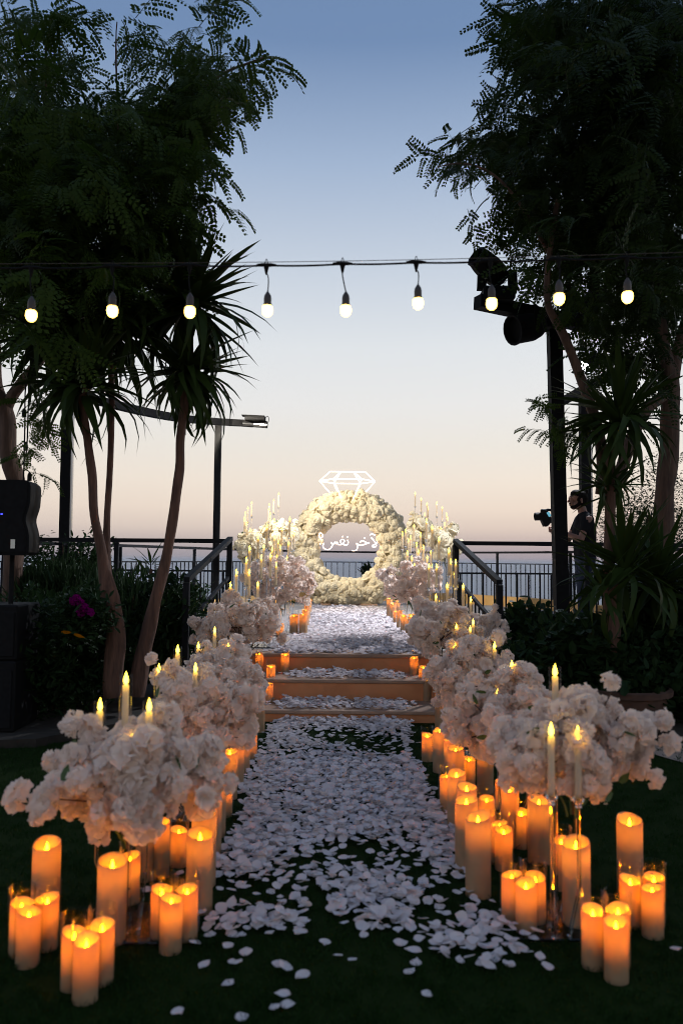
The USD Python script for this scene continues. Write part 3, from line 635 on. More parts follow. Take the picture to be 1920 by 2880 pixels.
while len(pts) < 500 and tries < 60000:
    tries += 1
    a, b = r_.uniform(0, 2 * PI), r_.uniform(0, 2 * PI)
    if r_.random() > (R0 + RT * math.cos(b)) / (R0 + RT): continue
    p = tor(a, b) * [1, 1, 1]; n = p - tor(a, 0, R0, 0)
    if len(pts) and np.min(np.linalg.norm(np.array(pts) - p, axis=1)) < .098: continue
    pts.append(p); s = r_.uniform(.155, .19)
    n = n / np.linalg.norm(n) + r_.normal(size=3) * .25; p = p + n * r_.uniform(-.03, .025)
    s *= r_.uniform(.8, 1.12)
    if n[1] < .25 and front < 300:
        ref_mesh('rose', roses[r_.integers(3)] if r_.random() < .78 else blooms_far[r_.integers(3)], ring, m4(frame_z(n, r_.uniform(0, 6)), p, s), M['rose']); front += 1
    else: lows.mesh(roses_lo[r_.integers(2)], frame_z(n, r_.uniform(0, 6)), p, s)
tag(obj('further_roses', lows, M['rose'], ring, True), kind='stuff')
# neon diamond: a wire stone standing on the ring
dm = thing('neon_diamond', 'glowing white neon outline of a cut diamond on top of the flower ring', 'neon sign', C)
G = at(980, 1353.5, D_RING)[2] - C[2]; TT = at(980, 1326.5, D_RING)[2] - C[2]; cx = at(976.5, 1353, D_RING)[0] - C[0]
Rg = .545; hexa = [np.array([cx + Rg * math.cos(k * PI / 3), Rg * math.sin(k * PI / 3), G]) for k in range(6)]
tb = [np.array([cx + x, 0, TT]) for x in (-.345, -.125, .115, .345)]; cul = np.array([cx, 0, G - .62])
edges = [(hexa[k], hexa[(k + 1) % 6], 'girdle_tube') for k in range(6)] + [(tb[0], tb[3], 'table_tube'), (tb[0], hexa[3], 'crown_tube'), (tb[3], hexa[0], 'crown_tube'), (tb[1], hexa[2], 'crown_tube'), (tb[1], hexa[4], 'crown_tube'), (tb[2], hexa[1], 'crown_tube'), (tb[2], hexa[5], 'crown_tube')] + [(h, cul, 'pavilion_tube') for h in hexa]
for a, b, nm in edges: obj(nm, MB().tube([a, (a + b) / 2, b], .0085, 8), M['neon'], dm, True)
# neon lettering inside the ring
tx = thing('neon_lettering', 'glowing white neon Arabic lettering hung in the opening of the flower ring', 'neon sign', C)
STROKES = [
 [(165, 262), (178, 225), (172, 185), (150, 162), (120, 165), (100, 200), (104, 240), (130, 275), (150, 310), (148, 350), (138, 375)], [(127, 400), (120, 425)],
 [(212, 392), (190, 440), (195, 490), (235, 530), (300, 543), (360, 520), (400, 465), (405, 420), (378, 370)],
 [(378, 370), (395, 395), (420, 408), (450, 402), (470, 358), (476, 395), (500, 402), (516, 368), (528, 408), (560, 430), (620, 424), (662, 395), (685, 350), (670, 315), (635, 305), (602, 328), (598, 370), (625, 405), (680, 430), (730, 440), (765, 415), (775, 370), (755, 320)],
 [(635, 250), (658, 230)], [(750, 255), (772, 235)],
 [(1045, 380), (1065, 350), (1095, 336), (1150, 355), (1210, 382), (1265, 387), (1200, 405), (1130, 430), (1070, 445), (1010, 428), (965, 398), (985, 440), (990, 490), (970, 545), (930, 568), (855, 564)],
 [(1150, 265), (1162, 285)], [(1275, 210), (1300, 185), (1330, 180), (1370, 198), (1405, 195)],
 [(1310, 268), (1370, 335), (1410, 400), (1425, 450), (1410, 478), (1360, 482), (1325, 466), (1340, 445), (1390, 425), (1430, 395), (1455, 345), (1470, 285)]]
for st in STROKES:
    P = np.array([at(885 + x / 8.253, 1480 + y / 8.253, D_RING - .13) - C for x, y in st])
    P = smooth_path(P, 4) if len(P) > 2 else P
    obj('letter_stroke', MB().tube(P, .0072, 7), M['neon_text'], tx, True)

# ------------------------------------------------------------------ petals
def petal_mesh(seed, n=4, m=4):
    r = np.random.default_rng(seed); s = .030
    u = ((1 - np.cos(np.linspace(0, PI, n))) / 2)[:, None]; v = np.linspace(-1, 1, m)[None, :]
    w = (.04 + np.sin(PI * u ** .78)) ** .60 * r.uniform(.85, 1.08)
    x = (u * 2 - 1) * (1 - .12 * v ** 2) + .14 * np.clip(u - .7, 0, 1) * (1 - np.abs(v)) * r.uniform(0, 4); y = w * v * .92
    z = .12 + r.uniform(.1, .55) * (u - .4) ** 2 + r.uniform(.1, .4) * v ** 2 * .6 + .12 * np.sin(3 * v + r.uniform(0, 6)) * u
    P = np.stack([x + 0 * y, y + 0 * x, z], -1) * s; return P
pet_cls = [mesh_class(f'petal_{k}', MB().grid(petal_mesh(k, 7, 5)), M['petal'], True) for k in range(6)]
pet_arr = [MB().grid(petal_mesh(20 + k, 5, 3)).get() for k in range(8)]
def density(x, y):
    n = meshkit.fbm(np.stack([x * 2.2, y * 2.2, 0 * x + 3.3], -1), 3)
    half_l, half_r = .56 + .10 * (meshkit.noise(np.stack([y * 1.5, 0 * y, 0 * y], -1)) - .5), .56 + .10 * (meshkit.noise(np.stack([y * 1.5, 0 * y + 7, 0 * y], -1)) - .5)
    half_r = half_r + .16 * np.clip((3.1 - y) / .5, 0, 1); half_l = half_l + .03 * np.clip((3.2 - y) / .5, 0, 1)
    edge = np.clip((x + half_l) / .10, 0, 1) * np.clip((half_r - x) / .10, 0, 1)
    far_ = np.clip((y - 2.62) / .2, 0, 1)
    lowl = np.where((x < .25) & (y < 3.05), np.clip((y - 2.76 - .12 * meshkit.noise(np.stack([x * 6, 0 * x, 0 * x], -1))) / .12, 0, 1), 1)
    core = np.clip((n - .325) / .20, .09, 1)
    gap = np.clip((np.hypot((x + .07) / .055, (y - 2.98) / .30) - .7) / .5, 0, 1)
    return edge * far_ * lowl * core * gap
pr = np.random.default_rng(11)
N = 12500
X, Y = pr.uniform(-.75, .85, N), pr.uniform(2.5, Y1 - .03, N)
keep = pr.random(N) < density(X, Y)
X, Y = X[keep], Y[keep]; Zp = np.zeros(len(X))
ss = [gnd(*q)[:2] for q in ((640, 2778), (575, 2735), (548, 2660), (590, 2640), (655, 2718), (668, 2728), (800, 2740), (785, 2735), (850, 2765), (795, 2820), (808, 2838), (770, 2845), (500, 2870), (680, 2875), (1150, 2745), (1200, 2810), (1900, 2690), (1360, 2515), (1440, 2535), (1395, 2620), (1440, 2660), (1455, 2690), (1370, 2735), (1425, 2730), (1500, 2650), (1510, 2645), (1385, 2545), (640, 2680), (690, 2690), (1250, 2680), (410, 2520), (505, 2465), (950, 2700), (990, 2720), (560, 2570), (600, 2590), (620, 2625))]
X = np.r_[X, [s[0] for s in ss]]; Y = np.r_[Y, [s[1] for s in ss]]; Zp = np.r_[Zp, np.zeros(len(ss))]
def more(n, x0, x1, y0, y1, z):
    global X, Y, Zp
    X = np.r_[X, pr.uniform(x0, x1, n)]; Y = np.r_[Y, pr.uniform(y0, y1, n)]; Zp = np.r_[Zp, np.full(n, z)]
def softx(n, x0, x1, y0, y1, z):
    global X, Y, Zp
    x = pr.normal((x0 + x1) / 2, (x1 - x0) / 3.6, n); X = np.r_[X, np.clip(x, x0 - .1, x1 + .1)]; Y = np.r_[Y, np.minimum(y0 + .02 + np.abs(pr.normal(0, (y1 - y0) * .5, n)), y1)]; Zp = np.r_[Zp, np.full(n, z)]
more(380, -.50, .56, Y1 + .06, Y2 - .06, Z1); more(160, -.62, .66, Y1 + .2, Y2 - .06, Z1)
more(330, -.44, .58, Y2 + .06, Y3 - .09, Z2); more(120, -.55, .62, Y2 + .2, Y3 - .09, Z2)
more(6800, -.60, .80, Y3 + .02, 14.9, Z_DECK); more(900, -.72, .92, Y3 + .02, 9.3, Z_DECK)
more(70, -.56, .58, Y1 - .14, Y1 - .02, 0)
order = np.argsort(np.hypot(X, Y)); X, Y, Zp = X[order], Y[order], Zp[order]
petals = MB(); cell = {}
for i in range(len(X)):
    far_p = Y[i] > 7.4
    key = (int(X[i] / .045), int(Y[i] / .045)); n = cell.get(key, 0); cell[key] = n + 1
    z = Zp[i] + .004 + min(n, 5) * .007 + (.012 if Zp[i] == 0 else .003)
    tilt = .35 if n == 0 else .6
    R = Rot.from_euler('zxy', [pr.uniform(0, 6.3), pr.normal(0, tilt * .5), pr.normal(0, tilt * .5)]).as_matrix()
    if pr.random() < .35: R = R @ np.diag([1, -1, -1])
    s = pr.uniform(.56, .94) * (1.3 if far_p else 1)
    if i < 300:
        p = ref_mesh('rose_petal', pet_cls[pr.integers(6)], None, m4(R, (X[i], Y[i], z + .004), s))
        tag(p, 'single white rose petal fallen on the dark lawn at the near end of the aisle', 'petal', 'scattered petals nearest the camera')
    else: petals.mesh(pet_arr[pr.integers(8)], R, (X[i], Y[i], z + .004), s)
tag(obj('petal_carpet', petals, M['petal'], None, True), 'carpet of white rose petals down the lawn, steps and terrace', 'petals', kind='stuff')
# turf
gr = np.random.default_rng(3)
def tuft(seed):
    r = np.random.default_rng(seed); b = MB()
    for k in range(14):
        x, y = r.uniform(-.03, .03, 2); h = r.uniform(.012, .026); a = r.uniform(0, 6.3); l = r.normal(0, .010, 2); w = .0016
        dx, dy = w * math.cos(a), w * math.sin(a)
        b.add([(x - dx, y - dy, 0), (x + dx, y + dy, 0), (x + l[0] * .4 + dx * .7, y + l[1] * .4 + dy * .7, h * .6), (x + l[0], y + l[1], h)], [[0, 1, 2], [0, 2, 3]])
    return b.get()
ng = 9000
gx = gr.uniform(-2.6, 2.6, ng); gy = 2.1 + 4.4 * gr.random(ng) ** 1.6
grass = thing('grass', 'short dark green turf around the petals and candles', 'grass', kind='stuff')
instancer('blades', [(tuft(k), M['blade']) for k in range(4)], np.c_[gx, gy, 0 * gx], Rot.from_euler('z', gr.uniform(0, 6.3, ng)), gr.uniform(.8, 1.25, ng), gr.integers(0, 4, ng), grass)

# ------------------------------------------------------------------ trees with feathery leaves
def spray(seed, leaves=8, pairs=8, L=.17):
    r = np.random.default_rng(seed); b = MB(); twig = .30
    b.tube(np.array([[0, 0, 0], [twig * .5, 0, .012], [twig, 0, -.01]]), [.003, .002, .001], 3, False)
    for k in range(leaves):
        s = twig * (k + .6) / leaves; side = 1 if k % 2 else -1
        R = Rot.from_euler('zyx', [side * r.uniform(.5, 1.1) if k < leaves - 1 else 0, r.uniform(-.1, .7), r.uniform(-.8, .8)]).as_matrix()
        Lk = L * r.uniform(.75, 1.15); V = []; Fc = []
        for j in range(pairs):
            t = Lk * (j + 1) / pairs; ll = .040 * (1 - .35 * (j / pairs)) * r.uniform(.8, 1.15); w = .0108
            for sd in (-1, 1):
                a = sd * r.uniform(.95, 1.25); dx, dy = math.cos(a), math.sin(a); drop = -.35 * t * t / Lk
                o = np.array([t, 0, drop]); dirv = np.array([dx, dy, -.25]); per = np.array([-dy, dx, 0]) * w
                n0 = len(V); V += [o, o + dirv * ll * .5 + per, o + dirv * ll, o + dirv * ll * .5 - per]; Fc.append([n0, n0 + 1, n0 + 2, n0 + 3])
        b.add(np.array(V) @ R.T + [s, 0, .01], Fc)
        b.tube(np.array([[0, 0, 0], [Lk * .5, 0, -.02], [Lk, 0, -.05]]) @ R.T + [s, 0, .01], .0011, 3, False)
    return b.get()
def crown(tree, blobs, dmid, dspread, dens, mats, seed, scale=(.8, 1.3)):
    r = np.random.default_rng(seed); pos, rot = [], []
    for (cx_, cy_, rx, ry, *q) in blobs:
        k = q[0] if q else 1.0; n = int(rx * ry * PI / 1000 * dens * k); dd = dmid + (q[1] if len(q) > 1 else 0)
        c = at(cx_, cy_, dd)
        for i in range(n):
            a = r.uniform(0, 6.3); rr = math.sqrt(r.random())
            d = dd + r.normal(0, dspread) * (1 if k >= .8 else .5)
            p = at(cx_ + rx * rr * math.cos(a) * .92, cy_ + ry * rr * math.sin(a) * .92, max(d, 4.0)); pos.append(p)
            v = (p - c); yaw = math.atan2(v[1] * .4 + r.normal(0, .35), v[0] + r.normal(0, .25)); pit = r.normal(.30, .42)
            rot.append((yaw, pit, r.uniform(-.9, .9)))
    pos = np.array(pos); n = len(pos)
    instancer('crown', [(spray(seed * 10 + k), mats) for k in range(4)], pos, Rot.from_euler('ZYX', np.array(rot)), r.uniform(*scale, n), r.integers(0, 4, n), tree)
def limb(tree, px, d, r0, r1, name='branch', material=None, n=9):
    P = np.array([at(x, y, dd) for (x, y), dd in zip(px, np.linspace(d[0], d[1], len(px)))])
    P = smooth_path(P, 6); rr = np.linspace(r0, r1, len(P)) if r1 is not None else np.interp(np.linspace(0, 1, len(P)), np.linspace(0, 1, len(r0)), r0); r0 = float(np.max(r0)); rr = rr * (1 + .10 * (meshkit.noise(P * 5) - .5) * 2)
    P = P + (meshkit.noise(P * 3 + 9)[:, None] - .5) * r0 * .6
    return obj(name, MB().tube(P, rr, n), material or M['bark'], tree, True)
tl = thing('feathery_tree', 'large dark feathery-leaved tree filling the upper left, its forked trunk behind the loudspeaker', 'tree')
limb(tl, [(22, 1790), (40, 1560), (38, 1380), (25, 1250), (8, 1160), (-10, 1060), (-30, 900)], (7.9, 7.6), .105, .06, 'trunk', n=14)
limb(tl, [(10, 1165), (45, 1100), (95, 1035), (150, 960), (220, 860), (300, 700)], (7.75, 7.2), .062, .035)
limb(tl, [(300, 700), (380, 560), (450, 450), (520, 340), (585, 240), (660, 190), (740, 160)], (7.2, 6.6), .034, .006)
limb(tl, [(150, 960), (120, 780), (140, 560), (130, 380), (130, 180), (150, 40)], (7.4, 7.0), .035, .008)
limb(tl, [(380, 560), (470, 420), (560, 330), (640, 300)], (7.0, 6.5), .012, .004)
limb(tl, [(280, 720), (330, 480), (330, 250), (330, 60)], (7.1, 6.8), .02, .005)
crown(tl, [(70, 120, 130, 120, .42), (150, 50, 100, 60, .35), (60, 260, 110, 110, .8), (340, 55, 70, 44, .35), (420, 120, 60, 50, .35), (545, 45, 50, 70, .55), (520, 130, 70, 60, .6), (570, 205, 95, 95, .8), (650, 190, 65, 60, .5), (690, 165, 36, 60, .4), (695, 225, 34, 34, .4),
           (600, 285, 80, 60, .6), (615, 385, 30, 60, .3), (580, 355, 60, 65, .5), (470, 330, 120, 120, .9), (300, 420, 200, 170, 1.1), (140, 420, 160, 210, 1.2), (70, 650, 140, 190, 1.2), (250, 660, 190, 180, 1.2), (420, 540, 120, 130, .9), (490, 475, 70, 55, .45), (515, 555, 34, 44, .25),
           (380, 750, 130, 90, .7), (150, 830, 170, 110, .9), (30, 870, 60, 70, .5), (260, 880, 160, 60, .6), (480, 650, 60, 60, .4)], 7.0, .75, 1.12, M['leaf'], 21, (.95, 1.5))
crown(tl, [(110, 1110, 40, 30, .6), (95, 1190, 40, 35, .7), (110, 1250, 35, 30, .7), (70, 1310, 25, 20, .6), (25, 1040, 35, 20, .5)], 6.2, .1, 1.4, M['leaf'], 22, (.7, .95))
tr = thing('feathery_tree', 'tall black-green feathery-leaved tree filling the upper right, trunk behind the yucca heads', 'tree')
limb(tr, [(1835, 1800), (1850, 1600), (1868, 1400), (1885, 1200), (1880, 1050), (1850, 890), (1830, 700), (1800, 480), (1790, 200)], (7.4, 7.4), .105, .05, 'trunk', n=14)
limb(tr, [(1690, 1390), (1690, 1250), (1655, 1120), (1615, 1020), (1580, 930), (1545, 870), (1538, 800), (1545, 700), (1570, 560)], (6.6, 6.4), .050, .020)
limb(tr, [(1710, 1420), (1760, 1280), (1800, 1180), (1870, 1110)], (6.9, 7.3), .06, .05)
limb(tr, [(1890, 1060), (1915, 960), (1950, 850)], (7.4, 7.4), .07, .05)
limb(tr, [(1545, 720), (1480, 600), (1400, 500), (1310, 460), (1230, 470)], (6.5, 6.3), .018, .004)
limb(tr, [(1800, 480), (1680, 330), (1580, 200), (1520, 60)], (7.2, 6.8), .04, .008)
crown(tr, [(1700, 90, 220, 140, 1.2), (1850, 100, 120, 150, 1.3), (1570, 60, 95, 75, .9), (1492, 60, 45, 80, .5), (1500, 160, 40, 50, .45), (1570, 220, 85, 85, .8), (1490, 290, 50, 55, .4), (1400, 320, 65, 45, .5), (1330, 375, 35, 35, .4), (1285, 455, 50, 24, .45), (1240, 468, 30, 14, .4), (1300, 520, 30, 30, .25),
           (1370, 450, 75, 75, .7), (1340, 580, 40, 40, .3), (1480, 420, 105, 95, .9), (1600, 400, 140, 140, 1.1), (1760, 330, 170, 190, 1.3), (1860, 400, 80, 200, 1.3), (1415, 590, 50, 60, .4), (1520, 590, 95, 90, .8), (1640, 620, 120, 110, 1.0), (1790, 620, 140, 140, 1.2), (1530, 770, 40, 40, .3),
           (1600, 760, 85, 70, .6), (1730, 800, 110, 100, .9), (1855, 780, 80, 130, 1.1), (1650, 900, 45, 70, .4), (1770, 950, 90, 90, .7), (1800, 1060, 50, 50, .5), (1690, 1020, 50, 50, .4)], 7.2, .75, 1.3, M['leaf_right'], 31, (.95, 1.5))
crown(tr, [(1530, 1130, 34, 28, .6), (1575, 1200, 32, 50, .8), (1610, 1220, 28, 34, .7), (1590, 1160, 24, 30, .5), (1905, 1270, 22, 40, .5)], 6.3, .1, 1.4, M['leaf'], 32, (.6, .85))

# ------------------------------------------------------------------ yuccas
def blade(droop, n=7, wid=.062, seed=0):
    u = np.linspace(0, 1, n); w = wid * np.clip(np.minimum(.45 + 3 * u, 1) * (1 - u ** 2.4), 0, 1)
    x = u * np.cos(droop * u ** 1.5); z = -np.sin(droop * u ** 1.5) * u
    P = np.stack([np.stack([x, -w, z + w * .35], -1), np.stack([x, 0 * w, z], -1), np.stack([x, w, z + w * .35], -1)], 1)
    return MB().grid(P)
blades = [mesh_class(f'yucca_blade_{k}', blade(dr), M['yucca'], True) for k, dr in enumerate((.03, .15, .4, .9))]
def head(plant, px, py, d, rad, n, seed, low=.25, up=1.25):
    r = np.random.default_rng(seed); c = at(px, py, d); L = rad * d / F
    for i in range(n):
        az = i * 2.39996 + r.uniform(-.2, .2); el = r.uniform(-low - .75, up) if i % 4 == 0 else r.uniform(-low, up)
        R = Rot.from_euler('ZYX', [az, -el, r.uniform(-.5, .5)]).as_matrix()
        k = r.integers(0, 2) if el > .3 else r.integers(1, 4)
        ref_mesh('leaf', blades[k], plant, m4(R, c + R[:, 0] * .04 + [0, 0, r.uniform(-.10, .06)], L * r.uniform(.78, 1.10)))
y1 = thing('yucca', 'forked yucca on the left with two slender trunks from one thick base', 'yucca')
limb(y1, [(318, 1960), (318, 1800), (312, 1680), (285, 1560), (268, 1420), (250, 1300), (232, 1180), (236, 1090)], (6.3, 6.2), [.080, .076, .072, .040, .035, .033, .031, .030], None, 'trunk', M['yucca_bark'], 14)
limb(y1, [(312, 1690), (300, 1560), (303, 1440), (308, 1300), (312, 1160), (308, 960)], (6.32, 6.6), [.045, .030, .027, .026, .025, .025], None, 'trunk', M['yucca_bark'], 12)
head(y1, 236, 1075, 6.2, 215, 100, 1, .6, 1.3); head(y1, 305, 900, 6.6, 250, 104, 2, .5, 1.4); head(y1, 130, 930, 6.4, 215, 80, 3, .5, 1.3)
y2 = thing('yucca', 'tall leaning yucca on the left, single trunk with two spiky heads', 'yucca')
limb(y2, [(380, 1960), (410, 1800), (440, 1690), (468, 1560), (492, 1400), (510, 1280), (522, 1150), (530, 1020), (530, 840)], (6.5, 6.6), [.075, .062, .050, .045, .042, .038, .036, .036, .036], None, 'trunk', M['yucca_bark'], 14)
head(y2, 530, 850, 6.6, 250, 130, 4, .7, 1.45); head(y2, 528, 1040, 6.6, 190, 100, 5, .75, .9)
y3 = thing('yucca', 'spiky yucca on the right in front of the thick tree trunk', 'yucca')
limb(y3, [(1705, 1850), (1712, 1600), (1715, 1420), (1718, 1300), (1735, 1190)], (6.2, 6.2), .05, .03, 'trunk', M['yucca_bark'], 12)
head(y3, 1745, 1180, 6.2, 205, 100, 6, .6, 1.4); head(y3, 1712, 1360, 6.2, 125, 44, 7, .5, 1.0)
y4 = thing('yucca', 'low broad-leaved yucca at the right, half hiding the man', 'yucca')
limb(y4, [(1725, 1900), (1728, 1720), (1730, 1600)], (6.0, 6.0), .05, .04, 'trunk', M['yucca_bark'], 12)
head(y4, 1755, 1600, 6.0, 215, 60, 8, .45, 1.35); head(y4, 1700, 1668, 5.8, 140, 24, 9, .7, 1.1)
y5 = thing('yucca', 'spiky yucca at the far right edge in front of the dark shrubs', 'yucca')
limb(y5, [(1850, 1960), (1850, 1800), (1848, 1660)], (6.3, 6.3), .05, .04, 'trunk', M['yucca_bark'], 12)
head(y5, 1845, 1640, 6.3, 215, 80, 10, .5, 1.3)
y6 = thing('yucca', 'small young yucca standing against the left railing', 'yucca')
limb(y6, [(428, 1760), (426, 1660), (425, 1600)], (7.6, 7.6), .02, .016, 'trunk', M['yucca_bark'], 8)
head(y6, 424, 1600, 7.6, 75, 22, 11, .2, 1.3)

# ------------------------------------------------------------------ shrubs
def leaf_clump(seed, n=9, L=.075, Wd=.018, spread=.10, upright=.2):
    r = np.random.default_rng(seed); b = MB()
    for k in range(n):
        P = petal_grid(L * r.uniform(.7, 1.2), Wd, .1, .4, .04, 4, 3, r.integers(1e6))
        R = Rot.from_euler('ZYX', [r.uniform(0, 6.3), -r.normal(upright, .5), r.uniform(-.6, .6)]).as_matrix()
        b.grid((P.reshape(-1, 3) @ R.T).reshape(P.shape) + r.normal(0, spread * .5, 3))
    return b.get()
def shrub(label, px, py, d, rx, ry, depth, n, seed, L=.08, Wd=.02, upright=.2, mats=None, cat='shrub', stems=5, ztop=None):
    r = np.random.default_rng(seed); c = at(px, py, d); t = thing('shrub', label, cat, (c[0], c[1], 0.06))
    ax, az = rx * d / F, ry * d / F
    for k in range(stems):
        e = np.array([r.uniform(-.7, .7) * ax, r.uniform(-.4, .4) * depth, c[2] - .06 + r.uniform(0, .8) * az])
        obj('stem', MB().tube(smooth_path([(e[0] * .3, 0, -.05), e * [.6, .6, .5], e], 4), np.linspace(.012, .003, 9), 5), M['twig'], t)
    a = r.normal(size=(n, 3)); a /= np.linalg.norm(a, axis=1, keepdims=True); rr = r.random(n) ** .45
    lump = .75 + .55 * meshkit.fbm(a * 1.7 + seed, 3)
    p = a * (rr * lump)[:, None] * [ax, depth, az] + [0, 0, c[2] - .06]
    p = p[p[:, 2] > -.03]; n = len(p)
    instancer('foliage', [(leaf_clump(seed * 5 + k, 9, L, Wd, .10, upright), mats or M['shrub']) for k in range(3)], p, Rot.from_euler('z', r.uniform(0, 6.3, n)), r.uniform(.7, 1.3, n), r.integers(0, 3, n), t)
    return t, c
shrub('dense dark shrub filling the bed left of the yucca trunks', 150, 1850, 6.6, 215, 165, .7, 900, 41, .07, .014)
shrub('dark shrub between the two leaning yucca trunks', 345, 1790, 7.2, 160, 150, .6, 600, 42, .09, .011, .8)
shrub('upright grassy shrub behind the left bed, against the railing', 200, 1700, 8.0, 190, 95, .35, 600, 43, .14, .008, 1.1)
shrub('leafy shrub at the foot of the left stair handrail', 470, 1770, 7.3, 85, 130, .4, 420, 44, .075, .016, .5)
shrub('glossy-leaved shrub at the foot of the right stair handrail', 1475, 1810, 7.2, 110, 80, .4, 420, 45, .085, .024, .4)
shrub('large black-green shrub under the right yuccas', 1700, 1890, 6.4, 200, 140, .6, 950, 46, .09, .026, .3)
shrub('dark shrub at the far right edge, beyond the pot', 1870, 1820, 6.6, 140, 200, .6, 800, 47, .09, .026, .3)
shrub('low dark shrub behind the third right bouquet', 1480, 1910, 6.3, 120, 85, .4, 420, 48, .08, .022, .3)
shrub('loose thin-stemmed bush beyond the left railing, beside the loudspeaker', 115, 1610, 9.6, 55, 110, .3, 130, 51, .07, .014, .2, stems=7)
shrub('loose thin-stemmed bush beyond the left railing, beside the near light post', 205, 1610, 9.9, 45, 110, .3, 110, 52, .07, .014, .2, stems=7)
shrub('loose thin-stemmed bush beyond the left railing, behind the forked yucca', 262, 1600, 10.0, 45, 105, .3, 120, 53, .07, .014, .2, stems=7)
shrub('low sea-side bush beyond the railing, right of the leaning yucca', 495, 1690, 11.5, 110, 60, .4, 220, 54, .07, .014, .2, stems=7)
shrub('small dark bush outside the railing, seen through the flower ring', 1032, 1605, 19.0, 9, 18, .10, 20, 55, .10, .025, .3)
t_, c_ = shrub('shrub with magenta flowers in the left bed', 235, 1730, 6.0, 60, 60, .3, 160, 56, .06, .014, stems=0)
mr = np.random.default_rng(8)
for k, (x, y) in enumerate(((208, 1690), (225, 1696), (232, 1706), (224, 1716), (240, 1710), (253, 1722), (215, 1684), (228, 1724))):
    p = at(x, y, 5.75) - [c_[0], c_[1], .06]
    ref_mesh('flower', blooms_far[k % 3], t_, m4(frame_z(mr.normal(size=3) * .4 + [0, -1, .5], k), p, .075), M['magenta'])
for (x, y) in ((208, 1784), (172, 1778)):
    lf = MB(); P = petal_grid(.08, .012, .2, .3, .05, 4, 3, 3); R = frame_z((.6, -.7, .3), y); lf.grid((P.reshape(-1, 3) @ R.T).reshape(P.shape) + at(x, y, 5.7) - [c_[0], c_[1], .06]); obj('leaf', lf, M['orange'], t_)
bt = thing('bushy_tree', 'dark fine-leaved bushy tree behind the thick trunk at the right edge', 'tree')
limb(bt, [(1830, 1760), (1830, 1600), (1825, 1450)], (11.5, 11.5), .09, .04, 'trunk')
br = np.random.default_rng(77); nb = 900
a = br.normal(size=(nb, 3)); a /= np.linalg.norm(a, axis=1, keepdims=True); cb = at(1830, 1530, 11.5)
pb = cb + a * (br.random(nb) ** .5 * (.7 + .6 * meshkit.fbm(a * 2, 3)))[:, None] * [.85, .7, 1.15]
instancer('crown', [(leaf_clump(900 + k, 14, .05, .010, .16, .2), M['shrub']) for k in range(3)], pb, Rot.from_euler('z', br.uniform(0, 6.3, nb)), br.uniform(.7, 1.2, nb), br.integers(0, 3, nb), bt)
pt = gnd(1750, 2080)
pot = thing('plant_pot', 'big dark terracotta pot at the right, half hidden behind the nearest bouquet', 'pot', (pt[0], pt[1], 0))
obj('bowl', MB().lathe([(.20, 0), (.24, .05), (.31, .25), (.33, .36), (.30, .36), (.28, .25), (.001, .22)], 28), M['terracotta'], pot, 40)
obj('rim', MB().lathe([(.325, .34), (.355, .345), (.36, .385), (.33, .395), (.305, .37)], 28), M['terracotta'], pot, 40)

# ------------------------------------------------------------------ light posts and stage lamps
def par_lamp(t_name, label, pos, aim, size=.11, length=.22, lit=None, group='stage lamps on the light posts', flaps=False, deep=.04):
    R = frame_z(np.asarray(aim, float)); t = thing(t_name, label, 'stage lamp', pos, group=group)
    prof = [(.001, -length * .62), (size * .55, -length * .6), (size * .8, -length * .45), (size, -length * .2), (size, length * .4), (size * 1.08, length * .42), (size * 1.08, length * .47), (size * .93, length * .47), (size * .93, length * .30)]
    m = MB().lathe(prof, 18); v, f = m.get(); obj('can', (v @ R.T, f), M['black_metal'], t, 40)
    zl = -length * deep if lit else length * .29
    d = MB().lathe([(.001, zl), (size * (.75 if lit else .93), zl)], 18); v, f = d.get(); lens = obj('lens', (v @ R.T, f), M['black_plastic'], t)
    yk = MB(); yk.tube(smooth_path(np.array([[size * 1.12, 0, 0], [size * 1.12, 0, 0], [size * 1.1, 0, .0]]) @ R.T, 2), .012, 6)
    y = MB(); X_ = R[:, 0]; up = np.array([0, 0, 1.0]); s = 1 if aim[2] < .2 else -1
    P = [X_ * size * 1.15, X_ * size * 1.15 + up * s * length * .55, -X_ * size * 1.15 + up * s * length * .55, -X_ * size * 1.15]
    for a, b in zip(P[:-1], P[1:]): y.bar(a, b + (b - a) * .001, .03, .012)
    obj('yoke', y, M['black_metal'], t)
    if flaps:
        for k in range(4):
            a = k * PI / 2; q = np.array([[size * math.cos(a) - .07 * math.sin(a) * sg, size * math.sin(a) + .07 * math.cos(a) * sg, length * .47] for sg in (-1, 1)])
            o = np.array([[size * 1.5 * math.cos(a) - .09 * math.sin(a) * sg, size * 1.5 * math.sin(a) + .09 * math.cos(a) * sg, length * .47 + .11] for sg in (1, -1)])
            v = np.vstack([q, o]); v = np.vstack([v, v + [0, 0, .004]]) @ R.T
            obj('barn_door', (v, np.array([[0, 1, 2, 3], [7, 6, 5, 4], [0, 4, 5, 1], [1, 5, 6, 2], [2, 6, 7, 3], [3, 7, 4, 0]])), M['black_metal'], t)
    if lit:
        for k in range(7):
            a = k * PI / 3; o = np.array([size * .46 * math.cos(a), size * .46 * math.sin(a), zl + length * .01]) if k else np.array([0, 0, zl + length * .01])
            e = MB().lathe([(.001, 0), (size * .20, 0)], 10); v, f = e.get(); obj('diode', ((v + o) @ R.T, f[:, ::-1]), lit, t)
    return t
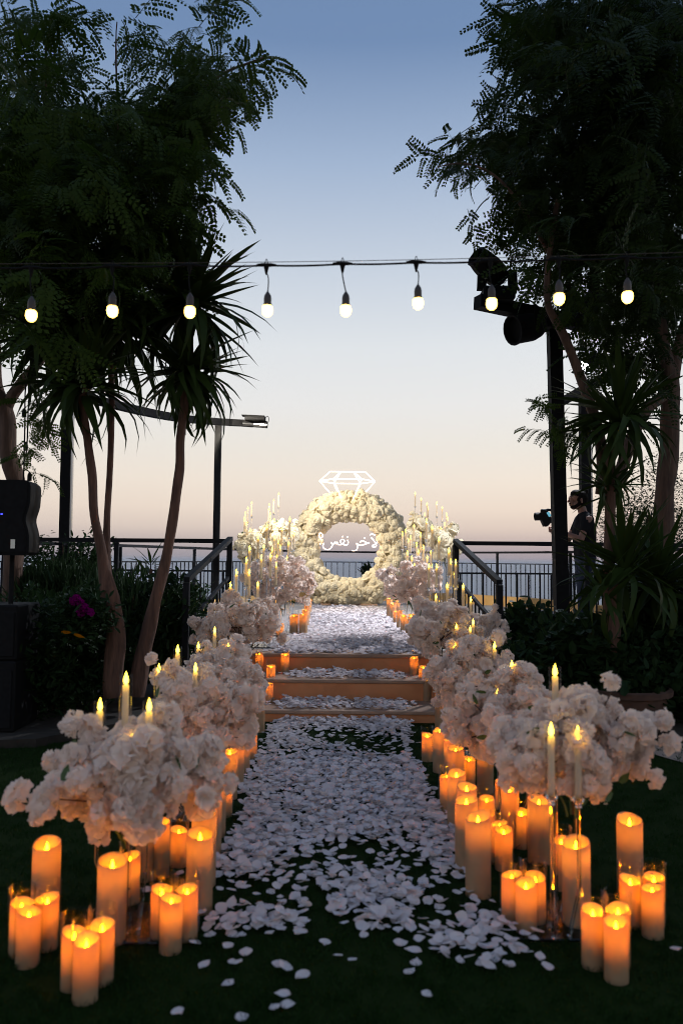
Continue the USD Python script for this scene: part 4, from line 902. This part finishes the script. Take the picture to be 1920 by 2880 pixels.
def post(name, label, base, top, w, trim=False):
    t = thing(name, label, 'light post')
    obj('post', MB().bar(base, top, w, w, up=(0, 1, 0)), M['black_metal'], t)
    obj('base_plate', MB().box(np.array(base) - [w, w, 0], np.array(base) + [w, w, .015]), M['black_metal'], t)
    if trim: obj('trim', MB().bar(np.array(base) + [w * .62, -w * .2, .02], np.array(top) + [w * .62, -w * .2, -.02], .02, .05, up=(0, 1, 0)), M['alu'], t)
    return t
pb_, pt_ = at(1588, 1770, 8.35), at(1557, 885, 8.35); pb_[2] = Z_DECK - .35; pb_[0] -= .02
p1 = post('light_post', 'thick black light post right of the steps with a cantilevered beam', pb_, pt_, .135)
bm0, bm1 = at(1342, 848, 7.9), at(1700, 925, 8.6)
obj('beam', MB().bar(bm0, bm1, .13, .13), M['black_metal'], p1)
obj('junction_box', MB().box(at(1515, 925, 8.3) - [0, .1, 0], at(1582, 880, 8.3) + [0, .12, 0], .008), M['black_metal'], p1)
cabl = smooth_path([at(1400, 835, 8.0), at(1440, 862, 8.05), at(1480, 842, 8.1), at(1520, 868, 8.2), at(1560, 866, 8.25)], 5)
obj('cable', MB().tube(cabl, .008, 5), M['black_plastic'], p1)
q0, q1 = at(605, 1700, 13.6), at(614, 1194, 13.6); q0[2] = Z_DECK
p2 = post('light_post', 'slim black light post at the far left edge of the terrace', q0, q1, .105)
n0, n1 = at(182, 1640, 10.2), at(192, 1120, 10.2); n0[2] = Z_DECK - .1
p3 = post('light_post', 'black light post with pale metal edge, left behind the forked yucca', n0, n1, .125, True)
beam = MB(); strip = MB()
bp = smooth_path([at(180, 1105, 10.2), at(330, 1140, 11.0), at(480, 1172, 12.0), at(615, 1186, 13.2), at(750, 1194, 13.6)], 4)
for a, b in zip(bp[:-1], bp[1:]): beam.bar(a, b + (b - a) * .02, .10, .11); strip.bar(a - [0, .054, .012], b + (b - a) * .02 - [0, .054, .012], .004, .022)
lb_ = thing('light_beam', 'curved black light beam joining the two left posts', 'beam'); obj('beam', beam, M['black_metal'], lb_); obj('trim_strip', strip, M['alu'], lb_)
fl = at(720, 1183, 13.5)
fd = thing('floodlight', 'flat black floodlight lying on the tip of the curved left beam', 'floodlight', fl)
obj('housing', MB().add(*trimesh_faces) if False else MB().box((-.19, -.08, .0), (.16, .08, .07), .012), M['black_metal'], fd)
obj('visor', MB().bar((-.24, 0, .085), (.15, 0, .072), .17, .012), M['black_metal'], fd)
obj('cable', MB().tube(smooth_path([(.15, 0, .03), (.19, 0, .08), (.215, 0, .05), (.21, 0, -.02)], 4), .006, 5), M['black_plastic'], fd)
r0, r1 = at(1648, 1720, 12.6), at(1642, 1090, 12.6); r0[2] = Z_DECK
p4 = post('light_post', 'grey-edged light post behind the leaning branch at the right', r0, r1, .15, True)
b2a, b2b = at(1538, 1153, 13.3), at(1730, 1045, 11.0)
lb2 = thing('light_beam', 'slanting black light beam crossing behind the thick right post', 'beam'); obj('beam', MB().bar(b2a, b2b, .10, .11), M['black_metal'], lb2); obj('trim_strip', MB().bar(b2a - [0, .054, .012], b2b - [0, .054, .012], .004, .022), M['alu'], lb2)
# lamps
TARGET = np.array([-.1, 10.9, .8])
lp = at(1662, 1018, 11.2); par_lamp('par_lamp', 'small lit lamp with bright diodes, on the slanting right beam', lp, TARGET - lp, .115, .24, M['led_face'], deep=.09)
lp2 = at(556, 1128, 12.6); par_lamp('par_lamp', 'small lit lamp with bright diodes behind the yucca on the curved left beam', lp2, np.array([.45, 15.3, 1.4]) - lp2, .11, .22, M['led_ring'], deep=.34)
par_lamp('par_lamp', 'unlit black lamp slung under the cantilevered beam', at(1478, 922, 8.1), (-.85, -.35, -.25), .145, .36)
par_lamp('par_lamp', 'unlit black lamp upright right of the thick post, against the leaves', at(1605, 850, 8.4), (-.6, -.3, .75), .115, .26)
par_lamp('par_lamp', 'unlit black lamp furthest right on the cantilevered beam', at(1655, 862, 8.6), (.5, -.4, .6), .115, .28, flaps=True)
mh = thing('moving_head_lamp', 'big black moving-head stage lamp on the end of the cantilevered beam', 'stage lamp', at(1395, 800, 7.95), group='stage lamps on the light posts')
obj('base', MB().box((-.15, -.14, -.19), (.17, .14, -.05), .02), M['black_plastic'], mh)
for sx in (-.15, .17): obj('yoke_arm', MB().bar((sx, 0, -.06), (sx * .95, 0, .15), .09, .05, up=(0, 1, 0)), M['black_plastic'], mh)
Rh = frame_z((-.75, -.45, .45)); hd = MB().lathe([(.001, -.20), (.09, -.19), (.125, -.12), (.135, 0), (.125, .10), (.11, .17), (.115, .20), (.09, .205), (.085, .17)], 8)
v, f = hd.get(); obj('head', (v @ Rh.T + [-.07, 0, .17], f), M['black_plastic'], mh)
lc = at(1650, 1085, 11.4); cb_ = thing('control_box', 'small black control box bolted on the slanting right beam', 'box', lc); obj('case', MB().box((-.09, -.06, -.04), (.09, .06, .06), .008), M['black_metal'], cb_); obj('lid', MB().box((-.094, -.064, .061), (.094, .064, .073), .004), M['black_metal'], cb_)

# ------------------------------------------------------------------ string lights
D_S = 3.55
BX = [(-105, 742, -108, 892), (88, 752, 88, 880), (316, 748, 316, 868), (534, 745, 534, 870), (749, 745, 752, 866), (963, 741, 972, 866), (1170, 737, 1175, 846), (1378, 733, 1382, 847), (1570, 728, 1572, 833), (1762, 724, 1764, 828), (1950, 719, 1950, 820)]
sl = thing('string_lights', 'string of glowing round bulbs on a black cable across the sky', 'string lights')
cp_ = smooth_path([at(a, b + 1, D_S + .0 * k) for k, (a, b, _, _) in enumerate(BX)], 8)
cp_[:, 2] -= .004 * np.abs(np.sin(np.arange(len(cp_)) / 8 * PI))
obj('cable', MB().tube(cp_, .0045, 7), M['black_plastic'], sl)
for k, (ax_, ay_, bx_, by_) in enumerate(BX):
    j, b = at(ax_, ay_, D_S), at(bx_, by_, D_S)
    obj('clip', MB().tube([j + [-.045, 0, 0], j + [-.02, 0, .001], j + [.02, 0, .001], j + [.045, 0, 0]], [.005, .009, .009, .005], 8).add(*trimesh_cone) if False else MB().tube([j + [-.045, 0, 0], j + [-.02, 0, .001], j + [.02, 0, .001], j + [.045, 0, 0]], [.005, .009, .009, .005], 8), M['black_plastic'], sl)
    obj('drop', MB().lathe([(.014, .0), (.010, -.018), (.005, -.04), (.003, -.045)], 8, j), M['black_plastic'], sl, True)
    obj('hook', MB().tube(smooth_path([j + [-.006, 0, .008], j + [-.004, 0, .02], j + [0, 0, .028], j + [.004, 0, .02], j + [.006, 0, .008]], 3), .0018, 5), M['black_plastic'], sl)
    s0 = b + [0, 0, .074]
    obj('cord', MB().tube(smooth_path([j - [0, 0, .04], (j + s0) / 2 + [.006 * (-1) ** k, 0, 0], s0], 5), .0028, 6), M['black_plastic'], sl)
    sk = obj('socket', MB().lathe([(.003, .078), (.008, .070), (.015, .058), (.017, .045), (.017, .020), (.019, .019), (.019, .010), (.013, .009)], 14, b), M['socket'], sl, 40)
    obj('bulb', MB().lathe([(.011, .016), (.013, .012), (.0235, .000), (.0252, -.012), (.0252, -.022), (.0205, -.036), (.0105, -.0445), (.001, -.047)], 16, b + [0, 0, .006]), M['bulb'], sk, True)
wr = thing('support_wire', 'thin steel wire stretched just above the string of bulbs', 'wire'); obj('wire', MB().tube(smooth_path([at(-120, 742, D_S + .02), at(680, 737, D_S + .02), at(1240, 728, D_S + .02), at(1960, 708, D_S + .02)], 8), .0017, 5), M['socket'], wr)
# a spare end of the string hangs by the left trunk
sp_ = thing('hanging_cord', 'unlit spare end of light cord hanging beside the left trunk', 'cord')
obj('cable', MB().tube(smooth_path([at(95, 1010, 6.3), at(72, 1090, 6.3), at(70, 1170, 6.3), at(68, 1280, 6.3), at(66, 1360, 6.3)], 6), .006, 6), M['black_plastic'], sp_)
obj('cable', MB().tube(smooth_path([at(100, 1020, 6.3), at(80, 1140, 6.3), at(76, 1250, 6.3), at(58, 1310, 6.3)], 6), .006, 6), M['black_plastic'], sp_)
for x, y in ((68, 1165), (72, 1260), (83, 1345)):
    obj('empty_socket', MB().lathe([(.004, .05), (.014, .035), (.018, .02), (.018, -.02), (.012, -.021)], 10, at(x, y, 6.3)), M['black_plastic'], sp_, 40)
obj('cable', MB().tube(smooth_path([at(68, 1318, 6.3), at(80, 1325, 6.3), at(84, 1338, 6.3)], 4), .004, 5), M['black_plastic'], sp_)

# ------------------------------------------------------------------ loudspeaker
sx, sy_, sz = at(38, 1458, 5.9)
spk = thing('loudspeaker', 'black waisted loudspeaker on a pole at the left edge', 'loudspeaker', (sx, sy_, at(38, 1562, 5.9)[2]), .12)
hs = at(38, 1355, 5.9)[2] - at(38, 1562, 5.9)[2]
from shapely.geometry import Polygon as SP
u = np.linspace(0, 1, 25); halfw = .155 - .028 * np.exp(-((u - .48) / .14) ** 2) - .03 * np.clip((u - .93) / .07, 0, 1) ** 2 - .03 * np.clip((.06 - u) / .06, 0, 1) ** 2
prof = np.r_[np.c_[halfw, u * hs], np.c_[-halfw[::-1], u[::-1] * hs]]
m = trimesh.creation.extrude_polygon(SP(prof), .30, engine='earcut'); v = np.array(m.vertices); v = np.c_[v[:, 0], v[:, 2] - .15, v[:, 1]]
obj('cabinet', (v, np.array(m.faces)[:, ::-1]), M['black_plastic'], spk, 30)
m2 = trimesh.creation.extrude_polygon(SP(prof).buffer(-.022), .006, engine='earcut'); v = np.array(m2.vertices); v = np.c_[v[:, 0], v[:, 2] - .157, v[:, 1]]
obj('grille', (v, np.array(m2.faces)[:, ::-1]), M['black_metal'], spk, 30)
obj('badge', MB().box((.03, -.162, .05), (.06, -.1575, .115)), M['white_plastic'], spk)
obj('power_light', MB().lathe([(.001, 0), (.006, 0)], 8).mesh(MB().lathe([(.001, 0), (.006, 0)], 8)) if False else MB().box((-.045, -.161, hs * .535), (-.033, -.1575, hs * .535 + .008)), M['blue_led'], spk)
obj('handle', MB().box((-.05, -.05, hs - .002), (.05, .05, hs + .012), .005), M['black_plastic'], spk)
zs = at(38, 1697, 6.0)[2]; zm = at(38, 1849, 6.0)[2]
obj('pole', MB().tube([(0, 0, -.0), (0, 0, zs - at(38, 1562, 5.9)[2] + .002)], .018, 10), M['black_metal'], spk)
sb = thing('subwoofer', 'black upper bass cabinet under the loudspeaker pole', 'bass cabinet', (at(20, 1700, 6.0)[0], 6.0, zm + .003))
obj('cabinet', MB().box((-.24, -.22, 0), (.17, .22, zs - zm - .004), .012), M['black_plastic'], sb); obj('grille', MB().box((-.22, -.232, .03), (.15, -.2215, zs - zm - .05), .004), M['black_metal'], sb)
sb2 = thing('subwoofer', 'black lower bass cabinet standing on the bed at the left edge', 'bass cabinet', (at(20, 1700, 6.0)[0], 6.0, .061))
obj('cabinet', MB().box((-.26, -.23, 0), (.17, .22, zm - .063), .012), M['black_plastic'], sb2); obj('grille', MB().box((-.24, -.242, .03), (.15, -.2315, zm - .12), .004), M['black_metal'], sb2)

# ------------------------------------------------------------------ man filming
import manifold3d as m3
def ball(c, r, n=12):
    s = m3.Manifold.sphere(r, n); return s.translate(tuple(float(x) for x in c))
def chain(parts, edge=.02, it=8):
    """parts: list of [(centre, radius), ...]; each list's neighbours are hulled; all become one skin"""
    body = None
    for p in parts:
        for (a, ra), (b, rb) in zip(p[:-1], p[1:]):
            h = m3.Manifold.batch_hull([ball(a, ra), ball(b, rb)]); body = h if body is None else body + h
    body = body.refine_to_length(edge); mm = body.to_mesh()
    t = trimesh.Trimesh(mm.vert_properties[:, :3], mm.tri_verts, process=True)
    trimesh.smoothing.filter_taubin(t, iterations=it)
    return np.array(t.vertices), np.array(t.faces)
pm = at(1640, 1772, 10.3)
man = thing('person', 'man in black T-shirt and dark jeans filming at the right railing, seen from his left', 'person', (pm[0], 10.3, Z_DECK + .002))
S = {}
HEAD = np.array([-.055, 0, 1.675]); NECK = np.array([.0, 0, 1.52])
sk_ = [[(NECK + [.02, 0, -.06], .062), (NECK + [-.01, 0, .06], .058)],
       [(HEAD + [.03, 0, .035], .082), (HEAD + [-.030, 0, .045], .070)], [(HEAD + [.03, 0, .03], .072), (HEAD + [-.02, 0, -.06], .054)], [(HEAD + [-.02, 0, -.05], .058), (HEAD + [-.055, 0, -.088], .036)],
       [(HEAD + [-.085, 0, .035], .034), (HEAD + [-.080, 0, -.05], .032)],
       [(HEAD + [-.108, 0, .015], .010), (HEAD + [-.128, 0, -.018], .013)], [(HEAD + [-.10, 0, -.052], .016), (HEAD + [-.104, 0, -.060], .014)], [(HEAD + [-.108, .022, .03], .012), (HEAD + [-.108, -.022, .03], .012)],
       [(HEAD + [.02, -.082, .01], .016), (HEAD + [.025, -.086, -.03], .012)], [(HEAD + [.02, .082, .01], .016), (HEAD + [.025, .086, -.03], .012)]]
arms = []
for sd, el, wr_ in ((-1, np.array([-.10, -.25, 1.16]), np.array([-.30, -.14, 1.25])), (1, np.array([-.12, .24, 1.17]), np.array([-.33, .10, 1.26]))):
    sh = np.array([.02, sd * .185, 1.42]); arms.append([(sh, .058), ((sh + el) / 2, .050), (el, .042), ((el * .6 + wr_ * .4), .041), (wr_, .028)])
    hd_ = (wr_ - el) / np.linalg.norm(wr_ - el); palm = wr_ + hd_ * .055; arms.append([(wr_, .026), (palm, .032), (palm + hd_ * .03, .028)])
    for k in range(4):                                    # fingers close round the handle
        z = .026 - .018 * k; b0 = palm + hd_ * .045 + [0, 0, z]; lg = [.9, 1.0, .95, .8][k]
        arms.append([(b0, .0095), (b0 + hd_ * .026 * lg + [0, -sd * .012, 0], .009), (b0 + hd_ * .030 * lg + [.0, -sd * .036, -.004], .0085), (b0 + hd_ * .012 * lg + [.0, -sd * .046, -.008], .008)])
    arms.append([(palm + [0, -sd * .02, .02], .012), (palm + hd_ * .02 + [0, -sd * .038, .034], .0105), (palm + hd_ * .045 + [0, -sd * .034, .030], .009)])
legs = []
for sd in (-1, 1):
    hp, kn, an = np.array([.03, sd * .09, .90]), np.array([-.005 + .03 * sd, sd * .10, .49]), np.array([.03 + .05 * sd, sd * .10, .09])
    legs.append([(hp, .095), ((hp + kn) / 2, .080), (kn, .060), (kn * .6 + an * .4, .058), (an, .040)])
torso = [[((.03, 0, .95), .12), ((.03, 0, 1.10), .125), ((.02, 0, 1.30), .13), ((.02, 0, 1.42), .10)]] + [[((.03, s * .07, .95), .11), ((.02, s * .09, 1.28), .12), ((.02, s * .13, 1.42), .075), ((.02, 0, 1.47), .07)] for s in (-1, 1)]
obj('body', chain(sk_ + arms + legs + torso, .014, 6), M['skin'], man, True)
sleeves = [[((.02, s * .15, 1.42), .085), ((.02 * .55 + -.10 * .45, s * .215, 1.29), .068)] for s in (-1, 1)]
grow = lambda ps, g: [[(np.asarray(c), r + g) for c, r in p] for p in ps]
obj('shirt', chain(grow(torso, .010) + sleeves, .022, 6), M['black_cloth'], man, True)
obj('trousers', chain(grow([l[:4] + [(l[4][0], .05)] for l in legs], .014) + [[((.03, -.06, .93), .128), ((.03, .06, .93), .128)]], .022, 6), M['denim'], man, True)
for l in legs:
    an = l[-1][0]; obj('shoe', chain([[(an + [.03, 0, -.045], .042), (an + [-.06, 0, -.05], .038), (an + [-.15, 0, -.058], .030)], [(an + [.02, 0, -.03], .045), (an + [-.05, 0, -.03], .036)]], .012, 4), M['white_shoe'], man, True)
obj('hair', chain([[(HEAD + [.035, 0, .050], .090), (HEAD + [-.035, 0, .075], .066)], [(HEAD + [.05, 0, .03], .084), (HEAD + [.055, 0, -.035], .066)], [(HEAD + [.02, -.03, .02], .062), (HEAD + [.02, .03, .02], .062)], [(HEAD + [.10, 0, .12], .040), (HEAD + [.08, 0, .10], .05)], [(HEAD + [-.045, -.03, .085], .045), (HEAD + [-.045, .03, .085], .045)]], .012, 4), M['hair'], man, True)
obj('beard', chain([[(HEAD + [.0, -.062, -.05], .022), (HEAD + [-.055, -.03, -.088], .024), (HEAD + [-.078, 0, -.085], .026), (HEAD + [-.055, .03, -.088], .024), (HEAD + [.0, .062, -.05], .022)], [(HEAD + [-.104, -.02, -.043], .008), (HEAD + [-.112, 0, -.038], .008), (HEAD + [-.104, .02, -.043], .008)]] + [[(HEAD + [.005, s * .064, .06], .022), (HEAD + [.0, s * .064, -.05], .020)] for s in (-1, 1)], .010, 3), M['hair'], man, True)
gp = at(1530, 1455, 10.25); gm = thing('camera_gimbal', 'camera on a black gimbal held out in front of the man at the right', 'camera', gp)
def L(px, py): return at(px, py, 10.25) - gp
def fat(p, y0, y1): return MB().add(*p)
obj('camera_body', MB().bar(L(1524, 1440), L(1540, 1474), .11, .12, up=(1, 0, .4)), M['black_plastic'], gm)
obj('viewfinder', MB().box(L(1520, 1446) - [0, .03, 0], L(1536, 1432) + [0, .03, 0], .01), M['black_plastic'], gm)
lens = MB().lathe([(.001, 0), (.042, 0), (.044, .05), (.052, .055), (.052, .12), (.046, .125), (.044, .11), (.001, .108)], 20); v, f = lens.get(); Rl = frame_z(L(1503, 1452) - L(1528, 1452) + [0, 0, -.004]); obj('lens', (v @ Rl.T + L(1530, 1452), f), M['black_plastic'], gm, 40)
obj('screen', MB().bar(L(1536, 1441) - [0, .065, 0], L(1543, 1453) - [0, .065, 0], .006, .035, up=(1, 0, 0)), M['screen'], gm)
obj('top_handle', MB().tube(smooth_path([L(1534, 1436), L(1545, 1434), L(1560, 1437), L(1590, 1437)], 4), .016, 8), M['black_plastic'], gm)
obj('gimbal_arm', MB().tube(smooth_path([L(1530, 1478), L(1545, 1470), L(1556, 1452), L(1568, 1448), L(1590, 1452)], 4), .014, 8), M['black_metal'], gm)
obj('tripod_plate', MB().bar(L(1526, 1479), L(1542, 1474), .05, .022), M['black_metal'], gm)
obj('lower_arm', MB().tube([L(1551, 1497), L(1564, 1482), L(1580, 1466)], .010, 7), M['black_metal'], gm)
gh = np.array([pm[0], 10.3, Z_DECK]) + np.array([-.395, -.06, 1.27]) - gp
obj('grip', MB().tube([L(1551, 1497), L(1565, 1506), gh, gh + [.03, .12, 0]], [.020, .022, .018, .016], 9), M['black_metal'], gm)
